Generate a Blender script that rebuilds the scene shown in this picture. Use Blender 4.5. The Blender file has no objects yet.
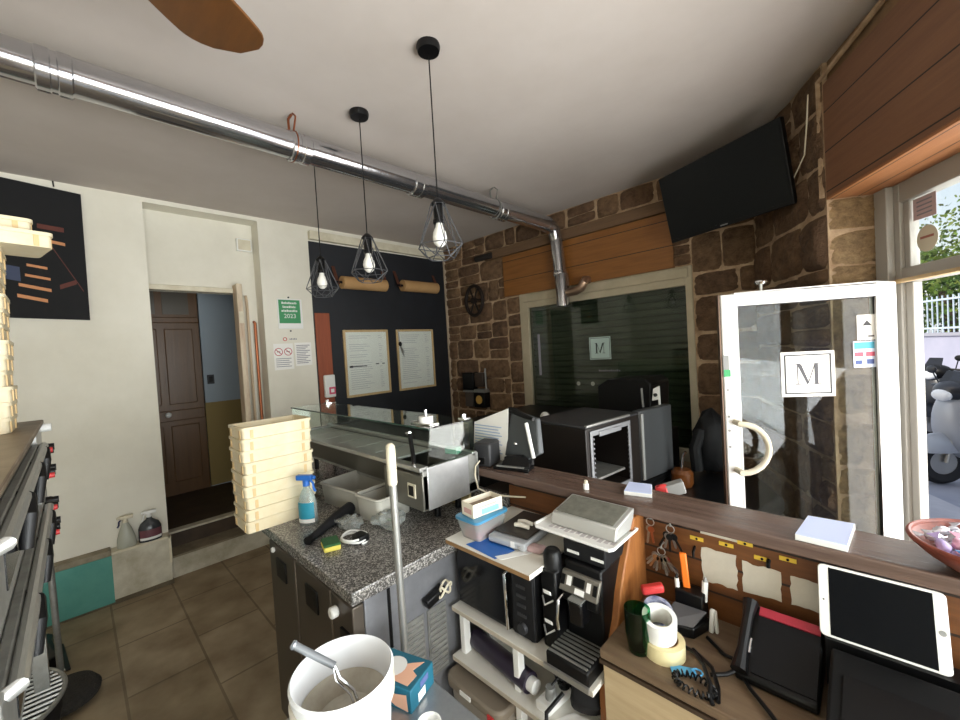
import bpy, bmesh, math, random
from mathutils import Vector, Matrix, Euler
random.seed(7)
scene = bpy.context.scene
COL = scene.collection
# ------------------------------------------------------------------ camera
cam_d = bpy.data.cameras.new('camera')
cam = bpy.data.objects.new('camera', cam_d)
COL.objects.link(cam)
scene.camera = cam
cam_d.sensor_width = 36.0
cam_d.sensor_fit = 'HORIZONTAL'
cam_d.lens = 401.0 / 960.0 * 36.0
cam_d.clip_start = 0.02
roll, pitch, yaw = math.radians(3.39), math.radians(-1.5), math.radians(44.5)
fw = Vector((-math.sin(yaw) * math.cos(pitch), math.cos(yaw) * math.cos(pitch), math.sin(pitch)))
rt = Vector((math.cos(yaw), math.sin(yaw), 0))
dn = -rt.cross(fw)
rr = math.cos(roll) * rt + math.sin(roll) * dn
dd = -math.sin(roll) * rt + math.cos(roll) * dn
m3 = Matrix((rr, -dd, -fw)).transposed()
cam.matrix_world = Matrix.Translation((0, 0, 1.6)) @ m3.to_4x4()

# the street facade runs at an angle: along D, outward normal N
N = Vector((.872, .488, 0)).normalized()
D = Vector((-.488, .872, 0)).normalized()
UP = Vector((0, 0, 1))
def RP(s, n, z): return D * s + N * n + UP * z

# ------------------------------------------------------------------ world, light, exposure
world = bpy.data.worlds.new('sky'); scene.world = world
world.use_nodes = True
wn = world.node_tree; wn.nodes.clear()
wo = wn.nodes.new('ShaderNodeOutputWorld'); bg = wn.nodes.new('ShaderNodeBackground')
sky = wn.nodes.new('ShaderNodeTexSky'); sky.sky_type = 'NISHITA'
sky.sun_disc = False; sky.sun_elevation = math.radians(38); sky.sun_rotation = math.radians(240)
sky.air_density = 1.3; sky.dust_density = 2.5; sky.ozone_density = 1.0
bg.inputs['Strength'].default_value = 0.11
mixw = wn.nodes.new('ShaderNodeMix'); mixw.data_type = 'RGBA'; mixw.inputs[0].default_value = .55
mixw.inputs[7].default_value = (5.2, 5.4, 5.8, 1)
wn.links.new(sky.outputs[0], mixw.inputs[6]); wn.links.new(mixw.outputs[2], bg.inputs[0]); wn.links.new(bg.outputs[0], wo.inputs[0])
def sun(direction, energy, color):
    l = bpy.data.lights.new('sun', 'SUN'); l.energy = energy; l.color = color; l.angle = .01
    o = bpy.data.objects.new('sun', l); COL.objects.link(o)
    o.rotation_euler = Vector(direction).to_track_quat('-Z', 'Y').to_euler(); o.location = (0, 0, 9)
sun(N * .8 + D * .25 + UP * -.62, 1.5, (1, .95, .85))
def area(name, loc, direction, w, h, energy, color=(1, 1, 1), portal=False):
    l = bpy.data.lights.new(name, 'AREA'); l.shape = 'RECTANGLE'; l.size = w; l.size_y = h
    l.energy = energy; l.color = color
    if portal: l.cycles.is_portal = True
    o = bpy.data.objects.new(name, l); COL.objects.link(o); o.location = loc
    z = -Vector(direction).normalized(); x = UP.cross(z).normalized(); y = z.cross(x)
    o.rotation_euler = Matrix((x, y, z)).transposed().to_euler()
    return o
# daylight through the shop windows beside and behind the camera, and through the doorway
area('daylight_shop_window', RP(-.75, 1.48, 1.45), -N - UP * .12, 3.5, 1.4, 70, (.97, .985, 1))
area('street_bounce_fill', RP(-.75, 1.5, .95), -N + UP * .75, 3.5, .9, 60, (.98, .985, 1))  # added upward fill to lift the ceiling, standing in for street bounce
area('daylight_doorway', RP(1.7, 1.62, 1.1), -N, .85, 1.9, 22, (1, .97, .93))
scene.view_settings.view_transform = 'Standard'
scene.view_settings.look = 'None'
scene.view_settings.gamma = 1
scene.view_settings.exposure = 1.0
scene.view_settings.use_curve_mapping = False

# ------------------------------------------------------------------ materials
def lin(h):
    h = h.lstrip('#'); o = []
    for i in (0, 2, 4):
        c = int(h[i:i + 2], 16) / 255
        o.append(c / 12.92 if c <= .04045 else ((c + .055) / 1.055) ** 2.4)
    return (*o, 1)
MATS = {}
def mat(name, color, rough=.5, metal=0, var=None, scale=6, bump=0, bscale=60, spec=.5, emit=0, detail=5, stretch=None, coat=0, subs=None):
    """Principled material; var = second colour mixed in by noise."""
    if name in MATS: return MATS[name]
    m = bpy.data.materials.new(name); m.use_nodes = True
    nt = m.node_tree; b = nt.nodes['Principled BSDF']
    b.inputs['Base Color'].default_value = lin(color)
    b.inputs['Roughness'].default_value = rough
    b.inputs['Metallic'].default_value = metal
    b.inputs['Specular IOR Level'].default_value = spec
    if coat: b.inputs['Coat Weight'].default_value = coat
    if emit:
        b.inputs['Emission Color'].default_value = lin(color); b.inputs['Emission Strength'].default_value = emit
    tc = nt.nodes.new('ShaderNodeTexCoord'); vec = tc.outputs['Object']
    if stretch:
        mp = nt.nodes.new('ShaderNodeMapping'); mp.inputs['Scale'].default_value = stretch
        nt.links.new(vec, mp.inputs[0]); vec = mp.outputs[0]
    if var:
        nz = nt.nodes.new('ShaderNodeTexNoise'); nz.inputs['Scale'].default_value = scale
        nz.inputs['Detail'].default_value = detail; nz.inputs['Roughness'].default_value = .65
        rp = nt.nodes.new('ShaderNodeValToRGB')
        rp.color_ramp.elements[0].position = .35; rp.color_ramp.elements[1].position = .68
        rp.color_ramp.elements[0].color = lin(color); rp.color_ramp.elements[1].color = lin(var)
        nt.links.new(vec, nz.inputs['Vector']); nt.links.new(nz.outputs[0], rp.inputs[0]); nt.links.new(rp.outputs[0], b.inputs['Base Color'])
    if bump:
        n2 = nt.nodes.new('ShaderNodeTexNoise'); n2.inputs['Scale'].default_value = bscale; n2.inputs['Detail'].default_value = 4
        bp = nt.nodes.new('ShaderNodeBump'); bp.inputs['Strength'].default_value = bump; bp.inputs['Distance'].default_value = .02
        nt.links.new(vec, n2.inputs['Vector']); nt.links.new(n2.outputs[0], bp.inputs['Height']); nt.links.new(bp.outputs[0], b.inputs['Normal'])
    MATS[name] = m
    return m
def glass(name, tint='#f2f8f5', refl=1.0, rough=0.0, haze=0.0, ior=1.5):
    if name in MATS: return MATS[name]
    m = bpy.data.materials.new(name); m.use_nodes = True
    nt = m.node_tree; nt.nodes.clear()
    out = nt.nodes.new('ShaderNodeOutputMaterial'); tr = nt.nodes.new('ShaderNodeBsdfTransparent'); gl = nt.nodes.new('ShaderNodeBsdfGlossy')
    tr.inputs[0].default_value = lin(tint); gl.inputs['Roughness'].default_value = rough
    fr = nt.nodes.new('ShaderNodeFresnel'); fr.inputs[0].default_value = ior
    mu = nt.nodes.new('ShaderNodeMath'); mu.operation = 'MULTIPLY'; mu.inputs[1].default_value = refl; mu.use_clamp = True
    mx = nt.nodes.new('ShaderNodeMixShader')
    gm = nt.nodes.new('ShaderNodeNewGeometry'); io = nt.nodes.new('ShaderNodeMapRange')
    io.inputs['To Min'].default_value = ior; io.inputs['To Max'].default_value = 1 / ior
    nt.links.new(gm.outputs['Backfacing'], io.inputs['Value']); nt.links.new(io.outputs[0], fr.inputs[0])
    nt.links.new(fr.outputs[0], mu.inputs[0]); nt.links.new(mu.outputs[0], mx.inputs[0])
    nt.links.new(tr.outputs[0], mx.inputs[1]); nt.links.new(gl.outputs[0], mx.inputs[2])
    last = mx.outputs[0]
    if haze:
        df = nt.nodes.new('ShaderNodeBsdfDiffuse'); df.inputs[0].default_value = lin('#d8dcd8')
        m2 = nt.nodes.new('ShaderNodeMixShader'); m2.inputs[0].default_value = haze
        nt.links.new(last, m2.inputs[1]); nt.links.new(df.outputs[0], m2.inputs[2]); last = m2.outputs[0]
    nt.links.new(last, out.inputs[0])
    MATS[name] = m
    return m
def wood(name, c1, c2, rough=.5, axis='X', scale=3, boards=0, baxis='Z', boff=0.0, ring=14, coat=0):
    """Wood with the grain along one object axis, optional board joints every `boards` metres along baxis."""
    m = bpy.data.materials.new(name); m.use_nodes = True
    nt = m.node_tree; b = nt.nodes['Principled BSDF']; b.inputs['Roughness'].default_value = rough
    if coat: b.inputs['Coat Weight'].default_value = coat
    tc = nt.nodes.new('ShaderNodeTexCoord'); mp = nt.nodes.new('ShaderNodeMapping')
    s = [ring] * 3; s['XYZ'.index(axis)] = .9
    mp.inputs['Scale'].default_value = s
    nz = nt.nodes.new('ShaderNodeTexNoise'); nz.inputs['Scale'].default_value = scale; nz.inputs['Detail'].default_value = 8; nz.inputs['Roughness'].default_value = .7
    rp = nt.nodes.new('ShaderNodeValToRGB'); rp.color_ramp.elements[0].position = .3; rp.color_ramp.elements[1].position = .7
    rp.color_ramp.elements[0].color = lin(c1); rp.color_ramp.elements[1].color = lin(c2)
    nt.links.new(tc.outputs['Object'], mp.inputs[0]); nt.links.new(mp.outputs[0], nz.inputs['Vector']); nt.links.new(nz.outputs[0], rp.inputs[0])
    col = rp.outputs[0]
    if boards:
        sx = nt.nodes.new('ShaderNodeSeparateXYZ'); nt.links.new(tc.outputs['Object'], sx.inputs[0])
        ad = nt.nodes.new('ShaderNodeMath'); ad.inputs[1].default_value = boff + 50 * boards
        dv = nt.nodes.new('ShaderNodeMath'); dv.operation = 'DIVIDE'; dv.inputs[1].default_value = boards
        fr = nt.nodes.new('ShaderNodeMath'); fr.operation = 'FRACT'
        lt = nt.nodes.new('ShaderNodeMath'); lt.operation = 'LESS_THAN'; lt.inputs[1].default_value = .006 / boards
        nt.links.new(sx.outputs['XYZ'.index(baxis)], ad.inputs[0]); nt.links.new(ad.outputs[0], dv.inputs[0])
        nt.links.new(dv.outputs[0], fr.inputs[0]); nt.links.new(fr.outputs[0], lt.inputs[0])
        mx = nt.nodes.new('ShaderNodeMix'); mx.data_type = 'RGBA'
        nt.links.new(lt.outputs[0], mx.inputs[0]); nt.links.new(col, mx.inputs[6]); mx.inputs[7].default_value = lin('#1c0f08')
        col = mx.outputs[2]
    nt.links.new(col, b.inputs['Base Color'])
    bp = nt.nodes.new('ShaderNodeBump'); bp.inputs['Strength'].default_value = .15; bp.inputs['Distance'].default_value = .01
    nt.links.new(nz.outputs[0], bp.inputs['Height']); nt.links.new(bp.outputs[0], b.inputs['Normal'])
    return m

M_wall = mat('white_wall_paint', '#e4e0d2', .75, var='#d8d3c3', scale=1.6, bump=.05, bscale=25)
M_plinth = mat('stained_plaster', '#cfcab8', .8, var='#a89f88', scale=5, bump=.1, bscale=30)
M_ceil = mat('ceiling_paint', '#c3bab3', .85, var='#b8aea6', scale=1.1)
M_black = mat('black_wall_paint', '#16181c', .55, var='#1d2026', scale=3)
M_green = mat('green_paint', '#4e8f84', .75, var='#5b9a8e', scale=7)
M_cream = mat('cream_paint', '#d8d1bb', .7, var='#c7bda4', scale=9)
M_steel = mat('brushed_steel', '#b9b9b5', .34, .75, var='#a3a39f', scale=40, stretch=(1, 40, 40))
M_dsteel = mat('dull_steel', '#9a9a95', .45, .6, var='#83837e', scale=20)
M_tube = mat('duct_steel', '#bcbcbf', .16, .95, bump=.05, bscale=14)
M_chrome = mat('chrome', '#d8d8d8', .12, 1)
M_blk = mat('black_plastic', '#070708', .42, spec=.3)
M_blkg = mat('black_gloss', '#0b0b0d', .15)
M_blkm = mat('black_matt', '#101012', .7, spec=.3)
M_dgrey = mat('dark_grey_plastic', '#2c2c2e', .5)
M_grey = mat('grey_plastic', '#8a8b88', .5)
M_white = mat('white_plastic', '#e6e6e2', .4)
M_paper = mat('white_paper', '#eceae4', .8)
M_ink = mat('grey_ink', '#8d8a92', .8)
M_dink = mat('dark_ink', '#2b2a30', .8)
M_red = mat('red_plastic', '#c33434', .45)
M_alu = mat('painted_aluminium', '#b9ad95', .45, .2, var='#a99d84', scale=4)
M_walu = mat('white_frame_paint', '#efefec', .35)
M_galu = mat('grey_frame_paint', '#a9a69f', .45)
M_crate = mat('cream_crate_plastic', '#dbd1b6', .5, var='#d2c19a', scale=9)
M_cratew = mat('crate_inside_plastic', '#ebe4cd', .5)
M_leather = mat('brown_leather', '#5b3222', .6, var='#4a2719', scale=20)
M_kraft = mat('kraft_paper', '#b58f60', .8, var='#ab8454', scale=4)
M_copper = mat('copper_pipe', '#9b5f42', .35, .9)
M_teal = mat('teal_card', '#195f74', .55)
M_skin = mat('skin_print', '#e3b093', .6)
M_blue = mat('blue_plastic', '#1f5fb0', .4)
M_lblue = mat('light_blue_plastic', '#5f9fcf', .4)
M_brass = mat('yellow_label', '#d8b43a', .6)
M_bulb = mat('opal_bulb', '#f4f2ea', .3)
M_terra = mat('red_brown_wicker', '#8f4634', .45, var='#6f3226', scale=40)
M_glass = glass('window_glass', '#fbfdfc', .8)
M_doorg = glass('door_glass', '#f4f8f7', .5)
M_vitg = glass('display_glass', '#f0f7f3', 1.2)
M_dkglass = glass('dim_window_glass', '#c3cac3', 1.2)
M_ggl = glass('green_drinking_glass', '#6fb895', 1.0)
M_film = glass('clear_plastic', '#dfe4e4', 1.4, .12, .25)
M_tub = glass('cloudy_plastic', '#dfe3e1', 1, .2, .3)
M_spray = glass('clear_bottle', '#cfe0e4', 1, .05, .25)
W_panel = wood('orange_panel_wood', '#75481c', '#8f5d2a', .45, 'X', 3, .2, 'Z', .08)
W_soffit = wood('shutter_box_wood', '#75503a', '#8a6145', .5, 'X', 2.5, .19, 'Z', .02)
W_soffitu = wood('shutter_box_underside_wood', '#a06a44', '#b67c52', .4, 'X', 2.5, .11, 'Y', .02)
W_ledge = wood('worn_ledge_wood', '#6e5a50', '#514038', .24, 'X', 3, ring=18)
W_counter = wood('counter_panel_wood', '#74471f', '#563115', .5, 'X', 3, .085, 'Z')
W_board = wood('bracket_board_wood', '#a86c36', '#7d4a22', .55, 'Z', 3)
W_desk = wood('desk_top_wood', '#7a6751', '#5f4c39', .5, 'X', 3)
W_door = wood('corridor_door_wood', '#593c1b', '#6d4b25', .4, 'Z', 2)
W_fan = wood('fan_blade_wood', '#573412', '#694019', .4, 'X', 2)
W_beam = wood('old_beam_wood', '#5b4530', '#75593f', .75, 'X', 3)
W_red = wood('red_brown_board_wood', '#9a4f30', '#7d3d25', .6, 'Z', 3)
W_oak = wood('pale_frame_wood', '#cbb084', '#b89a6a', .5, 'Z', 3)
W_beech = mat('laminate_front', '#b8a482', .55, var='#a89371', scale=4, stretch=(1, 1, 12))

def granite():
    m = bpy.data.materials.new('speckled_granite'); m.use_nodes = True
    nt = m.node_tree; b = nt.nodes['Principled BSDF']; b.inputs['Roughness'].default_value = .25
    tc = nt.nodes.new('ShaderNodeTexCoord'); v = nt.nodes.new('ShaderNodeTexVoronoi'); v.inputs['Scale'].default_value = 230
    rp = nt.nodes.new('ShaderNodeValToRGB'); rp.color_ramp.interpolation = 'CONSTANT'
    e = rp.color_ramp.elements; e[0].position = 0; e[0].color = lin('#4f4d4a'); e[1].position = .3; e[1].color = lin('#8a8783')
    for p, c in ((.5, '#6b6966'), (.68, '#a8a49e'), (.85, '#5b5956')):
        x = e.new(p); x.color = lin(c)
    nt.links.new(tc.outputs['Object'], v.inputs['Vector'])
    sp = nt.nodes.new('ShaderNodeSeparateColor'); nt.links.new(v.outputs['Color'], sp.inputs[0])
    nt.links.new(sp.outputs[0], rp.inputs[0]); nt.links.new(rp.outputs[0], b.inputs['Base Color'])
    return m
M_granite = granite()
def floor_mat():
    m = bpy.data.materials.new('worn_brown_floor_tiles'); m.use_nodes = True
    nt = m.node_tree; b = nt.nodes['Principled BSDF']; b.inputs['Roughness'].default_value = .55
    tc = nt.nodes.new('ShaderNodeTexCoord'); mp = nt.nodes.new('ShaderNodeMapping')
    mp.inputs['Location'].default_value = (.30, -.09, 0)
    br = nt.nodes.new('ShaderNodeTexBrick'); br.offset = 0.5; br.inputs['Scale'].default_value = 1
    br.inputs['Brick Width'].default_value = .52; br.inputs['Row Height'].default_value = .335; br.inputs['Mortar Size'].default_value = .006
    br.inputs['Color1'].default_value = lin('#ab9a80'); br.inputs['Color2'].default_value = lin('#9b8a6e'); br.inputs['Mortar'].default_value = lin('#83735b')
    nz = nt.nodes.new('ShaderNodeTexNoise'); nz.inputs['Scale'].default_value = 5; nz.inputs['Detail'].default_value = 8
    rp = nt.nodes.new('ShaderNodeValToRGB'); rp.color_ramp.elements[0].position = .3; rp.color_ramp.elements[1].position = .75
    rp.color_ramp.elements[0].color = lin('#a89a86'); rp.color_ramp.elements[1].color = lin('#ffffff')
    mx = nt.nodes.new('ShaderNodeMix'); mx.data_type = 'RGBA'; mx.blend_type = 'MULTIPLY'; mx.inputs[0].default_value = .8
    nt.links.new(tc.outputs['Object'], mp.inputs[0]); nt.links.new(mp.outputs[0], br.inputs['Vector']); nt.links.new(mp.outputs[0], nz.inputs['Vector'])
    nt.links.new(nz.outputs[0], rp.inputs[0]); nt.links.new(br.outputs[0], mx.inputs[6]); nt.links.new(rp.outputs[0], mx.inputs[7])
    nt.links.new(mx.outputs[2], b.inputs['Base Color'])
    bp = nt.nodes.new('ShaderNodeBump'); bp.inputs['Strength'].default_value = .2; nt.links.new(nz.outputs[0], bp.inputs['Height']); nt.links.new(bp.outputs[0], b.inputs['Normal'])
    return m
M_floor = floor_mat()
def stone_mat(name, cols, rough=.85):
    m = bpy.data.materials.new(name); m.use_nodes = True
    nt = m.node_tree; b = nt.nodes['Principled BSDF']; b.inputs['Roughness'].default_value = rough
    g = nt.nodes.new('ShaderNodeNewGeometry'); rp = nt.nodes.new('ShaderNodeValToRGB')
    e = rp.color_ramp.elements; e[0].color = lin(cols[0]); e[1].color = lin(cols[-1])
    for i, c in enumerate(cols[1:-1]): x = e.new((i + 1) / (len(cols) - 1)); x.color = lin(c)
    nt.links.new(g.outputs['Random Per Island'], rp.inputs[0])
    tc = nt.nodes.new('ShaderNodeTexCoord'); nz = nt.nodes.new('ShaderNodeTexNoise'); nz.inputs['Scale'].default_value = 18; nz.inputs['Detail'].default_value = 8; nz.inputs['Roughness'].default_value = .7
    r2 = nt.nodes.new('ShaderNodeValToRGB'); r2.color_ramp.elements[0].position = .3; r2.color_ramp.elements[1].position = .72
    r2.color_ramp.elements[0].color = lin('#7d7168'); r2.color_ramp.elements[1].color = lin('#ffffff')
    mx = nt.nodes.new('ShaderNodeMix'); mx.data_type = 'RGBA'; mx.blend_type = 'MULTIPLY'; mx.inputs[0].default_value = .85
    nt.links.new(tc.outputs['Object'], nz.inputs['Vector']); nt.links.new(nz.outputs[0], r2.inputs[0])
    nt.links.new(rp.outputs[0], mx.inputs[6]); nt.links.new(r2.outputs[0], mx.inputs[7]); nt.links.new(mx.outputs[2], b.inputs['Base Color'])
    bp = nt.nodes.new('ShaderNodeBump'); bp.inputs['Strength'].default_value = .9; bp.inputs['Distance'].default_value = .05
    nt.links.new(nz.outputs[0], bp.inputs['Height']); nt.links.new(bp.outputs[0], b.inputs['Normal'])
    return m
M_stone = stone_mat('brown_rubble_stone', ['#7a5e46', '#8f6f50', '#806147', '#9a7a58', '#6f533d'])
M_mortar = mat('pale_mortar', '#bba183', .95, var='#917559', scale=12, bump=.3, bscale=50)
M_leaf = stone_mat('tree_leaves', ['#4f7a2a', '#86a83c', '#3d6626', '#a8bd58', '#5d8a36'], .6)

# ------------------------------------------------------------------ mesh builder
class MB:
    def __init__(self): self.v = []; self.f = []; self.m = []
    def add(self, vs, fs, m=0):
        o = len(self.v); self.v += [Vector(p) for p in vs]
        self.f += [[i + o for i in f] for f in fs]; self.m += [m] * len(fs); return self
    def box(self, x0, y0, z0, x1, y1, z1, m=0):
        x0, x1 = min(x0, x1), max(x0, x1); y0, y1 = min(y0, y1), max(y0, y1); z0, z1 = min(z0, z1), max(z0, z1)
        return self.add([(x0, y0, z0), (x1, y0, z0), (x1, y1, z0), (x0, y1, z0), (x0, y0, z1), (x1, y0, z1), (x1, y1, z1), (x0, y1, z1)],
                        [(0, 3, 2, 1), (4, 5, 6, 7), (0, 1, 5, 4), (1, 2, 6, 5), (2, 3, 7, 6), (3, 0, 4, 7)], m)
    def fbox(self, o, u, v, w, m=0):
        """box from corner o with edge vectors u, v, w (right-handed)"""
        o, u, v, w = map(Vector, (o, u, v, w))
        return self.add([o, o + u, o + u + v, o + v, o + w, o + u + w, o + u + v + w, o + v + w],
                        [(0, 3, 2, 1), (4, 5, 6, 7), (0, 1, 5, 4), (1, 2, 6, 5), (2, 3, 7, 6), (3, 0, 4, 7)], m)
    def rbox(self, s0, s1, n0, n1, z0, z1, m=0):
        return self.fbox(RP(s0, n1, z0), D * (s1 - s0), N * (n0 - n1), UP * (z1 - z0), m)
    def frame_of(self, a):
        a = a.normalized(); t = Vector((0, 0, 1)) if abs(a.z) < .9 else Vector((1, 0, 0))
        u = a.cross(t).normalized(); return u, a.cross(u)
    def cyl(self, p0, p1, r0, r1=None, n=16, caps=True, m=0):
        p0, p1 = Vector(p0), Vector(p1); r1 = r0 if r1 is None else r1
        u, w = self.frame_of(p1 - p0); vs = []
        for p, r in ((p0, r0), (p1, r1)):
            for i in range(n):
                a = 2 * math.pi * i / n; vs.append(p + u * (r * math.cos(a)) + w * (r * math.sin(a)))
        fs = [(i, (i + 1) % n, n + (i + 1) % n, n + i) for i in range(n)]
        if caps: fs += [tuple(range(n - 1, -1, -1)), tuple(range(n, 2 * n))]
        return self.add(vs, fs, m)
    def lathe(self, prof, c=(0, 0, 0), n=24, axis=(0, 0, 1), m=0, sx=1, sy=1, closed=False):
        c = Vector(c); a = Vector(axis).normalized()
        if abs(a.z) > .999: u, w = Vector((1, 0, 0)), Vector((0, 1, 0))
        else: u, w = self.frame_of(a)
        vs = []; k = len(prof)
        for r, z in prof:
            for i in range(n):
                t = 2 * math.pi * i / n; vs.append(c + a * z + u * (r * sx * math.cos(t)) + w * (r * sy * math.sin(t)))
        fs = []
        for j in range(k - 1 + (1 if closed else 0)):
            j2 = (j + 1) % k
            for i in range(n):
                i2 = (i + 1) % n; fs.append((j * n + i, j * n + i2, j2 * n + i2, j2 * n + i))
        if not closed:
            if prof[0][0] > 1e-5: fs.append(tuple(range(n - 1, -1, -1)))
            if prof[-1][0] > 1e-5: fs.append(tuple(range((k - 1) * n, k * n)))
        return self.add(vs, fs, m)
    def open_lathe(self, prof, c=(0, 0, 0), n=24, axis=(0, 0, 1), m=0):
        """profile that closes on itself (hollow vessel walls)"""
        return self.lathe(prof, c, n, axis, m, closed=True)
    def tube(self, pts, r, n=8, m=0, closed=False, rs=None):
        pts = [Vector(p) for p in pts]; k = len(pts); vs = []; pu = None
        for i, p in enumerate(pts):
            if closed: t = pts[(i + 1) % k] - pts[i - 1]
            else: t = pts[min(i + 1, k - 1)] - pts[max(i - 1, 0)]
            t.normalize()
            if pu is None: u, w = self.frame_of(t)
            else:
                u = pu - t * pu.dot(t)
                if u.length < 1e-6: u, w = self.frame_of(t)
                u.normalize(); w = t.cross(u)
            pu = u; q = rs[i] if rs else r
            for j in range(n):
                a = 2 * math.pi * j / n; vs.append(p + u * (q * math.cos(a)) + w * (q * math.sin(a)))
        fs = []
        for i in range(k if closed else k - 1):
            i2 = (i + 1) % k
            for j in range(n):
                j2 = (j + 1) % n; fs.append((i * n + j, i * n + j2, i2 * n + j2, i2 * n + j))
        if not closed: fs += [tuple(range(n - 1, -1, -1)), tuple(range((k - 1) * n, k * n))]
        return self.add(vs, fs, m)
    def prism(self, poly, vec, m=0):
        poly = [Vector(p) for p in poly]; vec = Vector(vec); n = len(poly)
        nr = sum(((poly[i] - poly[0]).cross(poly[(i + 1) % n] - poly[0]) for i in range(1, n - 1)), Vector())
        if nr.dot(vec) > 0: poly = poly[::-1]
        vs = poly + [p + vec for p in poly]
        fs = [tuple(range(n)), tuple(range(2 * n - 1, n - 1, -1))] + [((i + 1) % n, i, n + i, n + (i + 1) % n) for i in range(n)]
        return self.add(vs, fs, m)
    def sphere(self, c, r, n=16, k=10, m=0, sc=(1, 1, 1)):
        c = Vector(c); vs = []; 
        for j in range(k + 1):
            t = math.pi * j / k
            for i in range(n):
                a = 2 * math.pi * i / n
                vs.append(c + Vector((r * sc[0] * math.sin(t) * math.cos(a), r * sc[1] * math.sin(t) * math.sin(a), -r * sc[2] * math.cos(t))))
        fs = [(j * n + i, j * n + (i + 1) % n, (j + 1) * n + (i + 1) % n, (j + 1) * n + i) for j in range(k) for i in range(n)]
        return self.add(vs, fs, m)
    def quad(self, *p, m=0): return self.add(p, [tuple(range(len(p)))], m)
    def text(self, body, size, mtx, m=0, depth=.0004):
        cu = bpy.data.curves.new('lettering', 'FONT'); cu.body = body; cu.size = size; cu.extrude = depth; cu.align_x = 'CENTER'; cu.align_y = 'CENTER'
        cu.resolution_u = 3
        o = bpy.data.objects.new('lettering', cu); COL.objects.link(o); bpy.context.view_layer.update()
        me = bpy.data.meshes.new_from_object(o.evaluated_get(bpy.context.evaluated_depsgraph_get()))
        self.add([mtx @ v.co for v in me.vertices], [tuple(p.vertices) for p in me.polygons], m)
        bpy.data.objects.remove(o); bpy.data.curves.remove(cu); bpy.data.meshes.remove(me)
        return self
    def xf(self, mtx): self.v = [mtx @ p for p in self.v]; return self
    def build(self, name, mats, parent=None, bevel=0, angle=35, smooth=True, segs=2):
        if not isinstance(mats, (list, tuple)): mats = [mats]
        off = Vector(parent_world(parent)) if parent else Vector((0, 0, 0))
        me = bpy.data.meshes.new(name)
        me.from_pydata([p - off for p in self.v], [], self.f)
        for x in mats: me.materials.append(x)
        me.polygons.foreach_set('material_index', self.m)
        bm = bmesh.new(); bm.from_mesh(me)
        bmesh.ops.remove_doubles(bm, verts=bm.verts, dist=1e-6)
        bmesh.ops.recalc_face_normals(bm, faces=bm.faces)
        bm.to_mesh(me); bm.free()
        if smooth:
            me.polygons.foreach_set('use_smooth', [True] * len(me.polygons)); me.set_sharp_from_angle(angle=math.radians(angle))
        me.update()
        o = bpy.data.objects.new(name, me); COL.objects.link(o)
        if parent: o.parent = parent
        if bevel:
            b = o.modifiers.new('bevel', 'BEVEL'); b.width = bevel; b.segments = segs; b.limit_method = 'ANGLE'; b.angle_limit = math.radians(40)
        return o
def parent_world(p):
    v = Vector((0, 0, 0))
    while p: v += p.location; p = p.parent
    return v
def T(name, label, cat, loc=(0, 0, 0), rz=0, group=None):
    o = bpy.data.objects.new(name, None); o.empty_display_size = .05; COL.objects.link(o); o.location = loc; o.rotation_euler = (0, 0, rz)
    o['label'] = label; o['category'] = cat
    if group: o['group'] = group
    return o
def tag(o, label, cat, group=None):
    o['label'] = label; o['category'] = cat
    if group: o['group'] = group
    return o
def base(o, loc):
    """give a one-mesh thing an origin at its own base"""
    l = Vector(loc); o.data.transform(Matrix.Translation(-l)); o.location = l; return o
def place(t, loc, rz=0, rx=0, ry=0): t.location = loc; t.rotation_euler = (rx, ry, rz); return t
def dup(root, loc, rz=0, label=None):
    r = root.copy(); COL.objects.link(r); r.location = loc; r.rotation_euler = (0, 0, rz)
    if label: r['label'] = label
    for ch in list(root.children):
        c = ch.copy(); COL.objects.link(c); c.parent = r
        for g in list(ch.children):
            d = g.copy(); COL.objects.link(d); d.parent = c
    return r
def S(o): o['kind'] = 'structure'; return o
def roundrect(w, h, r, n=4):
    p = []
    for cx, cy, a0 in ((w / 2 - r, h / 2 - r, 0), (-w / 2 + r, h / 2 - r, 90), (-w / 2 + r, -h / 2 + r, 180), (w / 2 - r, -h / 2 + r, 270)):
        for i in range(n + 1):
            a = math.radians(a0 + 90 * i / n); p.append((cx + r * math.cos(a), cy + r * math.sin(a)))
    return p

# ------------------------------------------------------------------ setting
XW, YW, ZC = -3.85, 3.37, 2.88
cor = [(-3.9, -1.95, 0), RP(-2.9, 1.2, 0), RP(-2.9, 1.42, 0), RP(3.3, 1.42, 0), (-.6, 3.5, 0), (-3.9, 3.5, 0)]
S(MB().prism(cor, (0, 0, -.12)).build('floor', M_floor))
S(MB().prism([Vector(p) + UP * ZC for p in cor], (0, 0, .2)).build('ceiling', M_ceil))
# left wall with the recess for the corridor opening (y .42 .. 1.22, inner face at x=-4.03)
w = MB()
w.box(XW - .4, -1.95, 0, XW, .44, ZC); w.box(XW - .4, 1.22, 0, XW, YW + .2, ZC); w.box(XW - .4, .44, 2.845, XW, 1.22, ZC)
w.box(-4.10, .44, 2.22, -4.02, 1.22, 2.845)
w.box(-4.10, 1.06, 0, -4.02, 1.22, 2.22)
S(w.build('wall_left', M_wall))
S(MB().box(XW, 1.66, 0, XW + .012, YW, 2.735).build('wall_black', M_black))
S(MB().box(XW, 1.66, 2.75, XW + .05, YW, 2.83).build('trim_1', M_cream, bevel=.004))
S(MB().box(XW, -1.9, 0, XW + .085, .115, .335).build('baseboard_left', [M_green]))
S(MB().box(XW, -1.9, .335, XW + .085, .115, .375).build('trim_2', mat('grimy_board', '#a09680', .8, var='#6f6552', scale=5), bevel=.004))
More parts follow.
